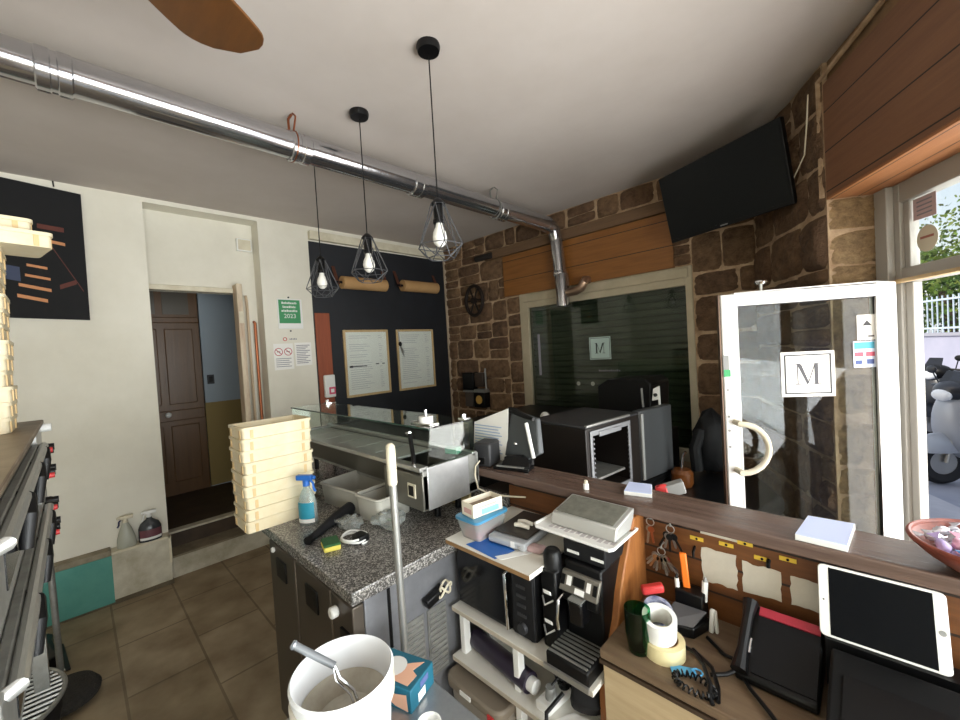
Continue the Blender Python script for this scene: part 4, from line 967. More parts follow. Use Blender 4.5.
# tablet leaning against the bar
t = T('tablet', 'white tablet with a black screen leaning on the bar above the black till', 'tablet', (0, 1.19, .895))
O = Vector((-.105, 1.185, .892)); ux = Vector((.203, .004, .0)); uy = Vector((-.004, .045, .148)); nn_ = ux.cross(uy).normalized()
if nn_.y > 0: nn_ = -nn_
def tp(a, c, o_=0): return O + ux * a + uy * c + nn_ * o_
rp_ = roundrect(1, 1, .06)
MB().prism([tp(x + .5, y + .5) for x, y in rp_], nn_ * .007).build('tablet_body', M_white, t, bevel=.0015)
MB().prism([tp(.095, .035, .007), tp(.905, .035, .007), tp(.905, .965, .007), tp(.095, .965, .007)], nn_ * .0006).build('screen', mat('tablet_screen', '#04060b', .05, spec=.08), t)
MB().lathe([(.0, 0), (.0055, 0), (.0055, .0008), (0, .0008)], tp(.953, .5, .007), 16, nn_).build('home_button', M_grey, t)
MB().lathe([(.0, 0), (.0018, 0), (.0018, .0008), (0, .0008)], tp(.045, .5, .007), 8, nn_).build('camera_dot', M_blk, t)
b = MB(); b.prism([tp(.02, -.02, -.006), tp(.98, -.02, -.006), tp(.98, .5, -.006), tp(.02, .5, -.006)], -nn_ * .012); b.prism([tp(.5, 1.0, .003), tp(.72, 1.0, .003), tp(.72, 1.035, .003), tp(.5, 1.035, .003)], -nn_ * .02); b.box(-.095, 1.172, .785, .30, 1.225, .893); b.build('tablet_holder', M_blk, t)

# ------------------------------------------------------------------ white shelf unit under the bar
SX0, SX1, SY0, SY1 = -1.11, -.55, .90, 1.268
t = T('shelf_unit', 'white three-tier shelf unit under the bar beside the prep fridge', 'shelves', (-.83, 1.08, 0))
M_lam = mat('white_laminate', '#d8d5cb', .45); M_edge = mat('brown_board_edge', '#8a6a45', .6)
for z, x1, y0 in ((.915, -.735, .90), (.665, SX1, .91), (.49, SX1, .90)):
    MB().box(SX0, y0, z, x1, SY1, z + .016).box(SX0, y0 - .001, z, x1, y0, z + .013, 1).build('shelf_board', [M_lam, M_edge if z > .9 else mat('laminate_edge', '#b5ac9c', .6)], t)
for x in (-1.085, -.835):
    MB().box(x - .012, .93, .506, x + .012, .96, .665).build('post', M_white, t, bevel=.003)
    if x > -1: MB().box(x - .012, .93, 0, x + .012, .96, .49).build('post', M_white, t, bevel=.003)
MB().box(-1.105, 1.18, 0, -1.08, 1.26, .49).build('post', M_white, t, bevel=.003)
for x in (-1.09, -.755): MB().box(x - .008, 1.24, .681, x + .008, 1.265, .915).build('post', M_white, t, bevel=.002)
MB().box(-.58, 1.22, .0, -.552, 1.262, .665).build('post', M_white, t, bevel=.003)
# microwave
t = T('microwave', 'black microwave oven on the middle shelf with a silver door handle', 'microwave', (-.95, 1.06, .681))
MB().box(-1.1, .945, .69, -.755, 1.225, .905).build('housing', M_blk, t, bevel=.004)
MB().box(-1.095, .935, .695, -.862, .945, .90).build('door', M_blkg, t, bevel=.003)
hd = MB(); hd.tube([(-.853, .938, .89), (-.853, .918, .885), (-.848, .916, .80), (-.848, .918, .71), (-.848, .938, .705)], .005, 8); hd.build('handle', M_chrome, t)
cp = MB().box(-.84, .937, .695, -.757, .945, .90).build('control_panel', M_blkm, t, bevel=.002)
for k in range(4): MB().box(-.82, .934, .85 - k * .03, -.785, .938, .86 - k * .03).build('button', M_dgrey, cp)
MB().lathe([(.018, 0), (.016, .012), (0, .012)], (-.80, .937, .725), 16, (0, -1, 0)).build('timer_knob', M_dgrey, cp)
for x in (-1.05, -.78):
    for y in (.96, 1.2): MB().cyl((x, y, .681), (x, y, .69), .01, n=8).build('foot', M_blk, t)
# narrow black capsule tower and espresso machine
t = T('sachet_dispenser', 'narrow black tower with two bright white sachet slots between microwave and coffee machine', 'dispenser', (-.71, 1.08, .681))
MB().box(-.745, .965, .681, -.69, 1.2, .925).lathe([(.028, 0), (.028, .05), (.02, .065), (0, .068)], (-.717, .995, .915), 16).build('tower', M_blk, t, bevel=.006)
for z in (.85, .76):
    MB().prism([(-.73, .963, z), (-.706, .963, z), (-.706, .957, z + .006), (-.73, .957, z + .006)], (0, -.002, .012)).build('sachet', M_white, t)
    MB().tube([(-.738, .962, z - .01), (-.718, .945, z - .022), (-.699, .962, z - .01)], .003, 6).build('slot_lip', M_steel, t)
t = T('espresso_machine', 'black espresso machine with a grey control panel and ribbed drip tray', 'coffee machine', (-.62, 1.06, .681))
b = MB(); b.box(-.685, 1.01, .70, -.565, 1.20, .95); b.box(-.70, 1.08, .681, -.565, 1.2, .70); b.box(-.685, .985, .84, -.565, 1.01, .88)
b.build('body', M_blk, t, bevel=.006)
cp = MB().prism([(-.687, .975, .875), (-.563, .975, .875), (-.563, 1.0, .925), (-.687, 1.0, .925)], (0, .014, 0)).build('control_panel', mat('warm_grey_plastic', '#6d6960', .4, .3), t, bevel=.003)
def onp(x0, x1, u0, u1, o_): 
    f_ = lambda x, u: Vector((x, .975 + .025 * u, .875 + .05 * u)) + Vector((0, -.894, .447)) * o_
    return [f_(x0, u0), f_(x1, u0), f_(x1, u1), f_(x0, u1)]
for x0, x1, u0, u1, m in ((-.665, -.65, .35, .8, M_white), (-.60, -.588, .35, .8, M_white), (-.635, -.605, .08, .35, M_white), (-.645, -.608, .42, .85, M_blk), (-.684, -.672, .3, .8, M_blk), (-.58, -.568, .3, .8, M_blk)):
    MB().prism(onp(x0, x1, u0, u1, .0), Vector((0, -.894, .447)) * .0015).build('button' if m is M_white else 'display_strip', m, cp)
MB().box(-.645, .955, .80, -.60, 1.01, .87).build('coffee_spout', M_blkg, t, bevel=.006)
MB().box(-.643, .955, .868, -.602, 1.005, .873).build('spout_cover', M_dsteel, t)
MB().tube([(-.675, .985, .86), (-.68, .96, .85), (-.68, .95, .80), (-.676, .95, .77)], .005, 8).build('steam_wand', M_chrome, t)
dt = MB().box(-.695, .905, .681, -.56, 1.08, .725).build('drip_tray', M_blk, t, bevel=.005)
gr = MB()
for k in range(9): gr.box(-.69, .912 + k * .016, .724, -.566, .918 + k * .016, .729)
gr.build('drip_grille', M_dsteel, dt)
MB().box(-.70, .898, .675, -.556, .905, .69).build('tray_lip', M_steel, dt)
t = T('black_cash_printer', 'flat black box with two white marks on top of the coffee machine', 'machine', (-.62, 1.1, .95))
MB().box(-.70, 1.03, .95, -.56, 1.2, 1.005).build('housing', M_blkm, t, bevel=.005)
for x in (-.685, -.605): MB().box(x, 1.028, .967, x + .04, 1.03, .975).build('white_mark', M_white, t)
# white tray with grey metal pan
t = T('white_tray', 'white plastic tray resting on the black box under the ledge', 'tray', (-.66, 1.14, 1.005))
b = MB(); rp_ = [(-.815, 1.045), (-.80, 1.03), (-.545, 1.028), (-.538, 1.04), (-.538, 1.2), (-.81, 1.2)]
b.prism([(x, y, 1.006) for x, y in rp_], (0, 0, .006)); b.build('tray_base', M_white, t, bevel=.002)
MB().tube([(x, y, 1.013) for x, y in rp_], .005, 6, closed=True).build('tray_rim', M_white, t)
x = MB()
for k in range(12): x.box(-.77 + .019 * k, 1.055 + .004 * (k % 3), 1.012, -.757 + .019 * k, 1.08 + .006 * (k % 2), 1.0125)
x.build('faint_print', mat('tray_print', '#b9b4b4', .6), t)
o = MB().fbox((-.86, .98, .932), (.05, .01, 0), (0, .04, 0), (0, 0, .02)).build('cloth_pouch', mat('pinkish_cloth', '#b59a9a', .9), bevel=.008); 
base(o, (-.83, 1.0, .932)); o.location = (-.795, 1.02, .931); tag(o, 'small pinkish pouch on the top shelf under the white tray', 'pouch')
t = T('label_machine', 'grey metal slab-topped machine sitting on the white tray under the ledge', 'machine', (-.66, 1.14, 1.013))
b = MB(); b.prism([(-.775, 1.075, 1.013), (-.775, 1.195, 1.013), (-.775, 1.215, 1.072), (-.775, 1.09, 1.05)], (.225, 0, 0)); b.build('machine_body', mat('silver_plastic', '#bdbdb9', .4, .4), t, bevel=.004)
MB().prism([(-.765, 1.097, 1.0522), (-.565, 1.097, 1.0522), (-.565, 1.205, 1.0712), (-.765, 1.205, 1.0712)], (0, 0, .0015)).build('top_slab', mat('stained_grey_slab', '#76766c', .6, var='#5a5a50', scale=30), t)
# small things on the top shelf
t = T('lidded_container', 'clear plastic food container with a blue lid on the top shelf', 'container', (-1.03, 1.0, .931))
def rrv(w, d, r, c, z): return [(c[0] + x, c[1] + y, z) for x, y in roundrect(w, d, r)]
cc = (-1.035, 1.015)
a_, b_ = rrv(.09, .13, .015, cc, .932), rrv(.115, .165, .02, cc, 1.0); n = len(a_)
MB().add(a_ + b_, [tuple(range(n - 1, -1, -1))] + [(j, (j + 1) % n, n + (j + 1) % n, n + j) for j in range(n)]).build('box_body', M_tub, t)
MB().prism(rrv(.122, .172, .02, cc, .999), (0, 0, .010)).build('lid', mat('blue_lid', '#3f86ad', .4), t, bevel=.003)
MB().prism(rrv(.08, .12, .012, cc, .934), (0, 0, .03)).build('contents', mat('pink_contents', '#b9707a', .7), t)
t = T('tissue_carton', 'small open white carton with blue print on the blue-lidded container', 'carton', (-1.03, 1.03, 1.009))
M4 = Matrix.Translation((-1.035, 1.02, 1.0095)) @ Matrix.Rotation(math.radians(-8), 4, 'Z')
b = MB(); W_, D_, H_ = .068, .135, .048
b.box(-W_ / 2, -D_ / 2, 0, W_ / 2, D_ / 2, .003)
for x0, y0, x1, y1 in ((-W_ / 2, -D_ / 2, -W_ / 2 + .003, D_ / 2), (W_ / 2 - .003, -D_ / 2, W_ / 2, D_ / 2), (-W_ / 2, -D_ / 2, W_ / 2, -D_ / 2 + .003), (-W_ / 2, D_ / 2 - .003, W_ / 2, D_ / 2)): b.box(x0, y0, 0, x1, y1, H_)
b.xf(M4).build('carton_body', mat('cream_card', '#e9e2cf', .8), t)
MB().box(-W_ / 2 + .004, -D_ / 2 + .004, .003, W_ / 2 - .004, D_ / 2 - .004, .03).xf(M4).build('contents', mat('brown_contents', '#8d7c6a', .9), t)
x = MB(); x.box(W_ / 2, -.03, .005, W_ / 2 + .0006, .05, .025, 0); x.box(W_ / 2, -.05, .03, W_ / 2 + .0006, .04, .036, 1); x.box(-.02, -D_ / 2 - .0006, .012, .025, -D_ / 2, .03, 1)
x.xf(M4).build('print', [mat('aqua_print', '#86c3cc', .7), mat('pale_red_print', '#cfa49c', .7)], t)
t = T('kitchen_scale', 'square kitchen scale with a dark plate and grey base on the top shelf', 'scale', (-.93, 1.08, .931))
M4 = Matrix.Translation((-.905, 1.085, .9315)) @ Matrix.Rotation(math.radians(6), 4, 'Z')
MB().box(-.075, -.105, .004, .075, .12, .028).xf(M4).build('scale_base', mat('translucent_grey', '#a9acb0', .35), t, bevel=.006)
MB().box(-.068, -.075, .03, .068, .115, .036).xf(M4).build('weighing_plate', mat('dark_scale_plate', '#3b3530', .35, .3), t, bevel=.004)
MB().box(.02, -.1065, .008, .035, -.104, .028).xf(M4).build('display_strip', M_white, t)
MB().lathe([(.005, 0), (.005, .002), (0, .002)], (.055, -.1055, .015), 10, (0, -1, 0)).xf(M4).build('button', M_chrome, t)
for k, (dy, dx) in enumerate(((.0, 0), (-.028, .006))):
    o = MB().tube([(-.925 + dx, 1.09 + dy, .9755), (-.90 + dx, 1.095 + dy, .979), (-.87 + dx, 1.10 + dy, .9755)], .008, 10, rs=[.007, .0085, .007]).build('white_stick', mat('white_dough_stick', '#d9d4c6', .6))
    tag(base(o, (-.9 + dx, 1.09 + dy, .9675)), ('far' if k == 0 else 'near') + ' white stick of the pair lying on the scale plate', 'stick', 'white sticks on the scale')
o = MB().prism([(-1.02, .915, .9312), (-.875, .905, .9312), (-.86, .985, .9312), (-.985, 1.03, .9312)], (0, 0, .0012)).build('blue_folder', M_blue); tag(base(o, (-.94, .95, .9312)), 'thin blue plastic sheet under the scale at the shelf edge', 'folder')
o = MB().prism([(-.885, .915, .9325), (-.855, .91, .9325), (-.79, 1.03, .9325), (-.81, 1.04, .9325)], (0, 0, .001)).build('white_card', M_white); tag(base(o, (-.84, .97, .9325)), 'long white card strip at the right front of the scale', 'card')
# lower shelf
o = MB().tube([(-1.075, .985, .538), (-.80, .955, .538)], .032, 20).build('roll_tube', mat('purple_black_plastic', '#2c2434', .35)); 
t = T('film_roll', 'dark purple roll with a white end on the lowest shelf', 'roll', (-.93, .97, .506)); o.parent = t; o.matrix_parent_inverse = Matrix.Translation(-Vector((-.93, .97, .506)))
MB().cyl((-.80, .955, .538), (-.775, .9525, .538), .022, n=16).build('roll_core', M_white, t)
t = T('white_bowl', 'white bowl leaning on its side behind the dark purple roll', 'bowl', (-.95, 1.12, .506))
b = MB(); b.open_lathe([(0, .01), (.03, .008), (.065, .04), (.082, .075), (.085, .075), (.07, .035), (.034, 0), (0, 0)], (0, 0, 0), 30); b.xf(Matrix.Translation((-.97, 1.10, .592)) @ Matrix.Rotation(math.radians(75), 4, 'X')); b.build('bowl_body', M_white, t)
MB().tube([(-.95 + .084 * math.cos(a), 1.10 - .073, .61 + .083 * math.sin(a)) for a in [k * math.pi / 12 for k in range(24)]], .003, 6, closed=True).build('bowl_rim', M_white, t)
t = T('power_strip', 'white power strip with black plugs and cables at the front of the lowest shelf', 'power strip', (-.70, .95, .506))
MB().fbox((-.755, .92, .506), (.05, .0, 0), (.02, .2, 0), (0, 0, .03)).build('strip', M_white, t, bevel=.005)
for k in range(2): MB().cyl((-.722 + .008 * k, .955 + .06 * k, .536), (-.722 + .008 * k, .955 + .06 * k, .57), .018, .014, n=12).build('plug', M_blk if k else M_grey, t)
rnd = random.Random(5)
for k in range(6):
    p0 = Vector((-.72 + .01 * k, .96 + .02 * k, .57)); pts = [p0]
    for j in range(5): pts.append(p0 + Vector((rnd.uniform(-.09, .08), rnd.uniform(-.05, .12), rnd.uniform(-.045, .06) if j < 4 else .05)))
    q = []
    for i_ in range(len(pts) - 1):
        for u in range(4): q.append(pts[i_].lerp(pts[i_ + 1], u / 4))
    q = [q[0]] + [(q[i_ - 1] + q[i_] + q[i_ + 1]) / 3 for i_ in range(1, len(q) - 1)] + [q[-1]]
    MB().tube(q, .0038, 6).build('cable', M_blk, t)
t = T('black_bag', 'black bundle with a hanging cord at the right end of the lowest shelf', 'bag', (-.62, .98, .506))
b = MB(); b.sphere((-.625, 1.03, .57), .065, 16, 10, sc=(.9, 1.2, .95)); b.v = [p + Vector((.006 * math.sin(p.z * 90), .006 * math.sin(p.x * 80), 0)) for p in b.v]; b.build('bundle', M_blkm, t)
MB().tube([(-.68, .96, .57), (-.70, .9, .54), (-.69, .88, .48), (-.66, .875, .42), (-.64, .87, .36)], .006, 8).build('cord', M_blk, t)
o = MB().prism([(-.70, .903, .5065), (-.57, .903, .5065), (-.57, 1.0, .5065), (-.66, .98, .5065)], (0, 0, .002)).build('paper_sheet', M_paper); tag(base(o, (-.63, .94, .5065)), 'white sheet under the black bundle on the lowest shelf', 'paper')
# lidded storage bin on the floor
t = T('storage_bin', 'translucent grey-brown storage bin with a brown lid under the lowest shelf', 'storage bin', (-.985, 1.01, 0))
a_, b_ = rrv(.20, .22, .03, (-.985, 1.01), .0), rrv(.255, .28, .035, (-.985, 1.01), .425); n = len(a_)
MB().add(a_ + b_, [tuple(range(n - 1, -1, -1))] + [(j, (j + 1) % n, n + (j + 1) % n, n + j) for j in range(n)]).build('bin_body', mat('greyish_bin_plastic', '#8f877c', .5), t)
MB().prism(rrv(.27, .305, .04, (-.985, 1.01), .425), (0, 0, .035)).build('lid', mat('brown_bin_lid', '#7d7263', .5), t, bevel=.008)
MB().box(-1.03, .854, .436, -.98, .858, .45).build('paper_label', M_white, t)
MB().box(-.90, .852, .42, -.875, .857, .445).build('clip', M_red, t)
# adaptor on the fridge side
t = T('wall_socket_plug', 'black adaptor with a white cable plugged into the side of the prep fridge', 'adaptor', (-1.13, .86, .74))
MB().fbox((-1.128, .80, .725), (.03, .0, 0), (0, .085, .02), (0, -.008, .03)).build('adaptor_body', M_blk, t, bevel=.005)
MB().tube([(-1.10 + .012 * math.sin(a), .875 + .028 * math.cos(a * 1.1), .765 + .02 * math.sin(a * 1.7)) for a in [k * .4 for k in range(24)]], .004, 6).build('cable', M_cream, t)

# ------------------------------------------------------------------ desk at the right
t = T('desk_cabinet', 'low wooden desk cabinet with a pale laminate front under the bar', 'desk', (-.1, 1.1, 0))
MB().box(-.545, .945, .755, .55, 1.268, .78).build('desk_top', W_desk, t, bevel=.004)
MB().box(-.54, .952, .0, .55, 1.262, .745).build('cabinet', W_beech, t, bevel=.003)
MB().box(-.545, .943, .742, .55, .953, .752).build('edge_strip', mat('dark_edge_strip', '#3a2b1d', .6), t)
# glass, tape rolls, box, pens
t = T('drinking_glass', 'green drinking glass on the left corner of the desk', 'glass', (-.462, 1.0, .78))
MB().open_lathe([(0, 0), (.024, 0), (.026, .004), (.032, .05), (.033, .115), (.0305, .115), (.0295, .05), (.023, .01), (0, .01)], (-.462, 1.005, .78), 28).build('glass_wall', M_ggl, t)
t = T('masking_tape', 'wide cream roll of masking tape lying flat on the desk', 'tape', (-.40, 1.045, .78))
MB().open_lathe([(.036, 0), (.051, 0), (.051, .038), (.036, .038)], (-.41, 1.04, .78), 32).build('tape_roll', mat('cream_tape', '#dccf9f', .6), t)
MB().open_lathe([(.0345, .0), (.036, .0), (.036, .0385), (.0345, .0385)], (-.41, 1.04, .78), 32).build('card_core', M_kraft, t)
t = T('paper_roll_till', 'white roll tilted on top of the cream masking tape', 'tape', (-.425, 1.045, .818))
b = MB(); b.open_lathe([(.031, 0), (.042, 0), (.042, .055), (.031, .055)], (0, 0, 0), 32); b.xf(Matrix.Translation((-.42, 1.04, .828)) @ Matrix.Rotation(.22, 4, 'X') @ Matrix.Rotation(.12, 4, 'Y')); b.build('tape_roll', M_white, t)
b = MB(); b.open_lathe([(.0300, 0.001), (.031, 0.001), (.031, .054), (.030, .054)], (0, 0, 0), 32); b.xf(Matrix.Translation((-.42, 1.04, .828)) @ Matrix.Rotation(.22, 4, 'X') @ Matrix.Rotation(.12, 4, 'Y')); b.build('card_core', M_paper, t)
t = T('patterned_tape', 'dark patterned tape roll standing behind the white roll', 'tape', (-.445, 1.12, .78))
MB().open_lathe([(.028, 0), (.038, 0), (.038, .03), (.028, .03)], (-.455, 1.115, .82), 28, (.3, -.3, 1)).open_lathe([(.028, 0), (.04, 0), (.04, .04), (.028, .04)], (-.455, 1.12, .78), 28).build('tape_roll', mat('navy_pattern', '#39406b', .5, var='#aeb2c4', scale=45), t)
o = MB().fbox((-.49, 1.11, .862), (.05, .035, .012), (-.014, .02, 0), (-.004, 0, .022)).build('red_marker_box', M_red, bevel=.006); tag(base(o, (-.47, 1.13, .862)), 'small bright red block lying on the patterned tape roll', 'box')
t = T('desk_organiser', 'black desk organiser with a grey front holding pens', 'organiser', (-.385, 1.17, .78))
b = MB(); b.prism([(-.445, 1.11, .78), (-.365, 1.135, .78), (-.34, 1.21, .78), (-.43, 1.21, .78)], (0, 0, .03)); b.box(-.43, 1.185, .78, -.355, 1.235, .875); b.build('organiser_body', M_blk, t, bevel=.004)
MB().prism([(-.44, 1.113, .8105), (-.367, 1.137, .8105), (-.345, 1.185, .838), (-.428, 1.18, .838)], (0, -.003, .003)).build('sloped_lid', mat('grey_lid', '#5a5a5c', .35, .3), t)
def pen(name, label, p0, p1, r, m, tip, cat='pen'):
    p0, p1 = Vector(p0), Vector(p1); d = (p1 - p0).normalized(); t = T(name, label, cat, p0)
    MB().cyl(p0, p1, r, n=10).build('barrel', m, t); MB().cyl(p1, p1 + d * .012, r * .8, r * .3, n=10).build('tip', tip, t)
t = T('box_cutter', 'orange box cutter standing in the black organiser', 'cutter', (-.40, 1.21, .85))
MB().fbox((-.410, 1.205, .85), (.018, .004, 0), (-.002, .01, 0), (-.012, .008, .12)).build('cutter_body', mat('orange_plastic', '#e8741c', .4), t, bevel=.003)
MB().fbox((-.405, 1.204, .84), (.008, .002, 0), (0, .003, 0), (-.002, .001, .03)).build('blade', M_chrome, t)
pen('marker_pen', 'white marker standing at the left of the black organiser', (-.425, 1.2, .85), (-.427, 1.2, .9), .006, M_white, M_blk)
pen('marker_pen', 'white capped marker at the right end of the organiser', (-.36, 1.215, .85), (-.357, 1.22, .905), .008, M_white, M_grey)
t = T('clothes_peg', 'white peg clipped to the right side of the black organiser', 'peg', (-.34, 1.2, .78))
MB().fbox((-.345, 1.19, .78), (.012, .0, 0), (0, .012, 0), (.004, .002, .065)).fbox((-.33, 1.195, .78), (.008, .0, 0), (0, .012, 0), (-.004, .002, .06)).build('peg_body', M_white, t, bevel=.003)
o = MB().fbox((-.372, .985, .7805), (.052, .022, 0), (-.014, .022, 0), (0, 0, .003)).tube([(-.325 + .012 * math.cos(a), 1.02 + .01 * math.sin(a), .7845) for a in [k * .5 for k in range(13)]], .002, 6).build('blue_tag', mat('light_blue_card', '#56a9d8', .5)); tag(base(o, (-.35, 1.0, .7805)), 'light blue key tag lying on the desk by the black cable coil', 'tag')
t = T('phone_cable', 'tangled black coiled telephone cable on the desk beside the blue tag', 'cable', (-.32, 1.0, .78))
pts = []
for k in range(150):
    a = k / 150 * 2 * math.pi * 1.0; q = k * .9
    pts.append((-.318 + (.042 + .006 * math.cos(q)) * math.cos(a), .972 + (.024 + .006 * math.cos(q)) * math.sin(a) + 0, .79 + .007 * math.sin(q)))
MB().tube(pts, .0022, 5).build('coil', M_blk, t)
for k, pts in enumerate(([(-.37, 1.08, .79), (-.34, 1.06, .80), (-.31, 1.02, .81), (-.285, .98, .80), (-.28, .955, .79), (-.272, .946, .785)], [(-.355, 1.09, .786), (-.30, 1.05, .79), (-.275, 1.0, .788), (-.265, .96, .786)], [(-.30, 1.03, .786), (-.27, 1.05, .79), (-.25, 1.07, .80), (-.255, 1.10, .80), (-.29, 1.12, .786), (-.34, 1.16, .785)], [(-.26, 1.10, .786), (-.22, 1.04, .79), (-.18, 1.0, .79), (-.15, .97, .786)])):
    MB().tube(pts, .0048, 8).build('cord', M_blk, t)
t = T('desk_phone', 'black desk telephone with a red strip tilted on the desk', 'telephone', (-.17, 1.16, .78))
b = MB(); b.prism([(-.255, 1.06, .782), (-.255, 1.24, .782), (-.255, 1.24, .875), (-.255, 1.215, .89), (-.255, 1.06, .80)], (.155, 0, 0)); b.build('phone_body', M_blk, t, bevel=.005)
MB().prism([(-.225, 1.07, .806), (-.105, 1.07, .806), (-.105, 1.19, .876), (-.225, 1.19, .876)], (0, -.0015, .003)).build('keypad', mat('phone_keypad', '#0c0d10', .5, spec=.25), t)
MB().prism([(-.225, 1.193, .8775), (-.105, 1.193, .8775), (-.105, 1.212, .8885), (-.225, 1.212, .8885)], (0, -.002, .004)).build('red_strip', mat('dark_red_strip', '#a52c3c', .4), t)
MB().tube([(-.245, 1.055, .81), (-.245, 1.10, .835), (-.245, 1.17, .88), (-.245, 1.205, .90)], .014, 10, rs=[.018, .012, .012, .018]).build('handset', M_blk, t)
MB().tube([(-.232, 1.10, .832), (-.232, 1.13, .85)], .003, 6).build('silver_line', M_chrome, t)
t = T('cash_register', 'large matt black till below the tablet at the right end of the desk', 'till', (.05, 1.05, .78))
MB().box(-.083, .95, .78, .30, 1.16, .80).prism([(-.083, .93, .80), (-.083, 1.17, .80), (-.083, 1.17, .87), (-.083, 1.145, .893), (-.083, 1.08, .885), (-.083, .93, .835)], (.4, 0, 0)).build('till_body', mat('till_black', '#08090a', .6, spec=.25), t, bevel=.006)
MB().prism([(-.06, .945, .841), (.3, .945, .841), (.3, 1.075, .8845), (-.06, 1.075, .8845)], (0, -.001, .002)).build('till_lid', M_blk, t)
MB().box(-.04, .946, .7805, .25, .951, .797).build('drawer_front', M_dgrey, t, bevel=.001)

# ------------------------------------------------------------------ steel table, bucket, glove box
TZ = .72
t = T('steel_table', 'stainless steel work table in the foreground', 'table', (-.5, .2, 0))
MB().box(-1.055, -.06, TZ - .035, -.1, .632, TZ).build('table_top', mat('table_steel', '#a3a6a8', .3, .6, var='#8f9294', scale=9), t, bevel=.004)
for x in (-1.02, -.15):
    for y in (-.02, .59): MB().box(x - .02, y - .02, 0, x + .02, y + .02, TZ - .035).build('leg', M_dsteel, t)
t = T('plastic_bucket', 'large white plastic bucket with a grubby rim on the steel table', 'bucket', (-.815, .355, TZ))
BK = Vector((-.812, .360, TZ)); R1 = .112
MB().open_lathe([(0, 0), (.082, 0), (.086, .006), (.098, .19), (R1 - .010, .205), (R1 - .007, .222), (R1 - .011, .228), (R1 - .016, .222), (.091, .18), (.084, .05), (.08, .03), (.06, .022), (0, .022)], BK, 48).build('bucket_body', mat('bucket_white', '#e4e6e8', .4), t)
MB().lathe([(.0955, .165), (.104, .168), (.1055, .19), (.098, .193)], BK, 48, closed=True).build('bucket_collar', mat('grubby_white', '#dcd9cf', .5, var='#c9bfa6', scale=14), t)
MB().lathe([(0, .125), (.060, .125), (.064, .132), (.080, .150), (.0885, .158), (.0885, .160), (.079, .153), (.063, .135), (.059, .127), (0, .127)], BK, 40).build('residue', mat('dried_residue', '#b5b0a2', .7, var='#9c9687', scale=12), t)
t = T('spatula', 'steel-handled ladle leaning inside the white bucket', 'ladle', BK + Vector((-.05, -.02, .05)))
h0, h1 = Vector((-.905, .302, .985)), Vector((-.845, .358, .938))
MB().cyl(h0, h1, .008, .0072, n=14).lathe([(.008, 0), (.0098, -.004), (.008, -.009), (.0045, -.009), (.0045, .0)], h0, 14, (h1 - h0).normalized(), closed=True).build('handle', mat('grey_handle', '#8b9095', .35, .5), t)
MB().tube([h1, h1 + Vector((.012, .004, -.022)), Vector((-.81, .38, .89)), Vector((-.80, .385, .862))], .0035, 8).tube([h1 + Vector((.004, -.004, 0)), h1 + Vector((.012, -.005, -.022)), Vector((-.805, .37, .89)), Vector((-.795, .375, .862))], .0025, 8).build('wire_shaft', M_chrome, t)
t = T('glove_box', 'teal box of disposable gloves printed with hands on the steel table', 'box', (-.91, .56, TZ))
GC = [Vector((-.858, .626, TZ)), Vector((-.825, .529, TZ)), Vector((-.975, .478, TZ)), Vector((-1.008, .575, TZ))]
MB().prism(GC, (0, 0, .058)).build('carton', M_teal, t, bevel=.002)
gx = (GC[2] - GC[1]); gy = (GC[0] - GC[1])
def gt(a, c): return GC[1] + gx * a + gy * c + UP * .0582
def gf(a, z): return GC[1] + gx * a + UP * z + gy.normalized() * -.0004
x = MB()
x.prism([gt(.10, .1), gt(.35, .12), gt(.5, .3), gt(.72, .25), gt(.9, .5), gt(.7, .75), gt(.45, .6), gt(.3, .75), gt(.12, .9), gt(.2, .55), gt(.08, .45)], (0, 0, .0006), 0)
x.prism([gf(.06, .004), gf(.3, .008), gf(.45, .02), gf(.85, .012), gf(.9, .035), gf(.5, .05), gf(.3, .038), gf(.08, .045)], -gy.normalized() * .0006, 0)
x.build('hand_print', [M_skin], t)
def ge(c, z): return GC[1] + gy * c + UP * z - gx.normalized() * .0004
x = MB(); x.prism([ge(.3, .006), ge(.6, .006), ge(.6, .028), ge(.3, .028)], -gx.normalized() * .0005, 0); x.prism([ge(.4, .034), ge(.75, .034), ge(.75, .05), ge(.4, .05)], -gx.normalized() * .0005, 1)
x.build('end_print', [M_paper, mat('purple_print', '#55608f', .6)], t)
MB().lathe([(0, 0), (.03, 0), (.034, .001), (0, .001)], gt(.55, .5) , 18).build('opening', M_white, t)
t = T('paper_cup', 'small white cup on the steel table beside the glove box', 'cup', (-.735, .515, TZ))
MB().open_lathe([(0, 0), (.018, 0), (.026, .045), (.028, .048), (.0245, .046), (.017, .004), (0, .004)], (-.735, .515, TZ), 24).build('cup_body', M_white, t)
MB().tube([(-.735 + .0265 * math.cos(a), .515 + .0265 * math.sin(a), TZ + .047) for a in [k * math.pi / 12 for k in range(24)]], .0018, 6, closed=True).build('cup_rim', M_white, t)

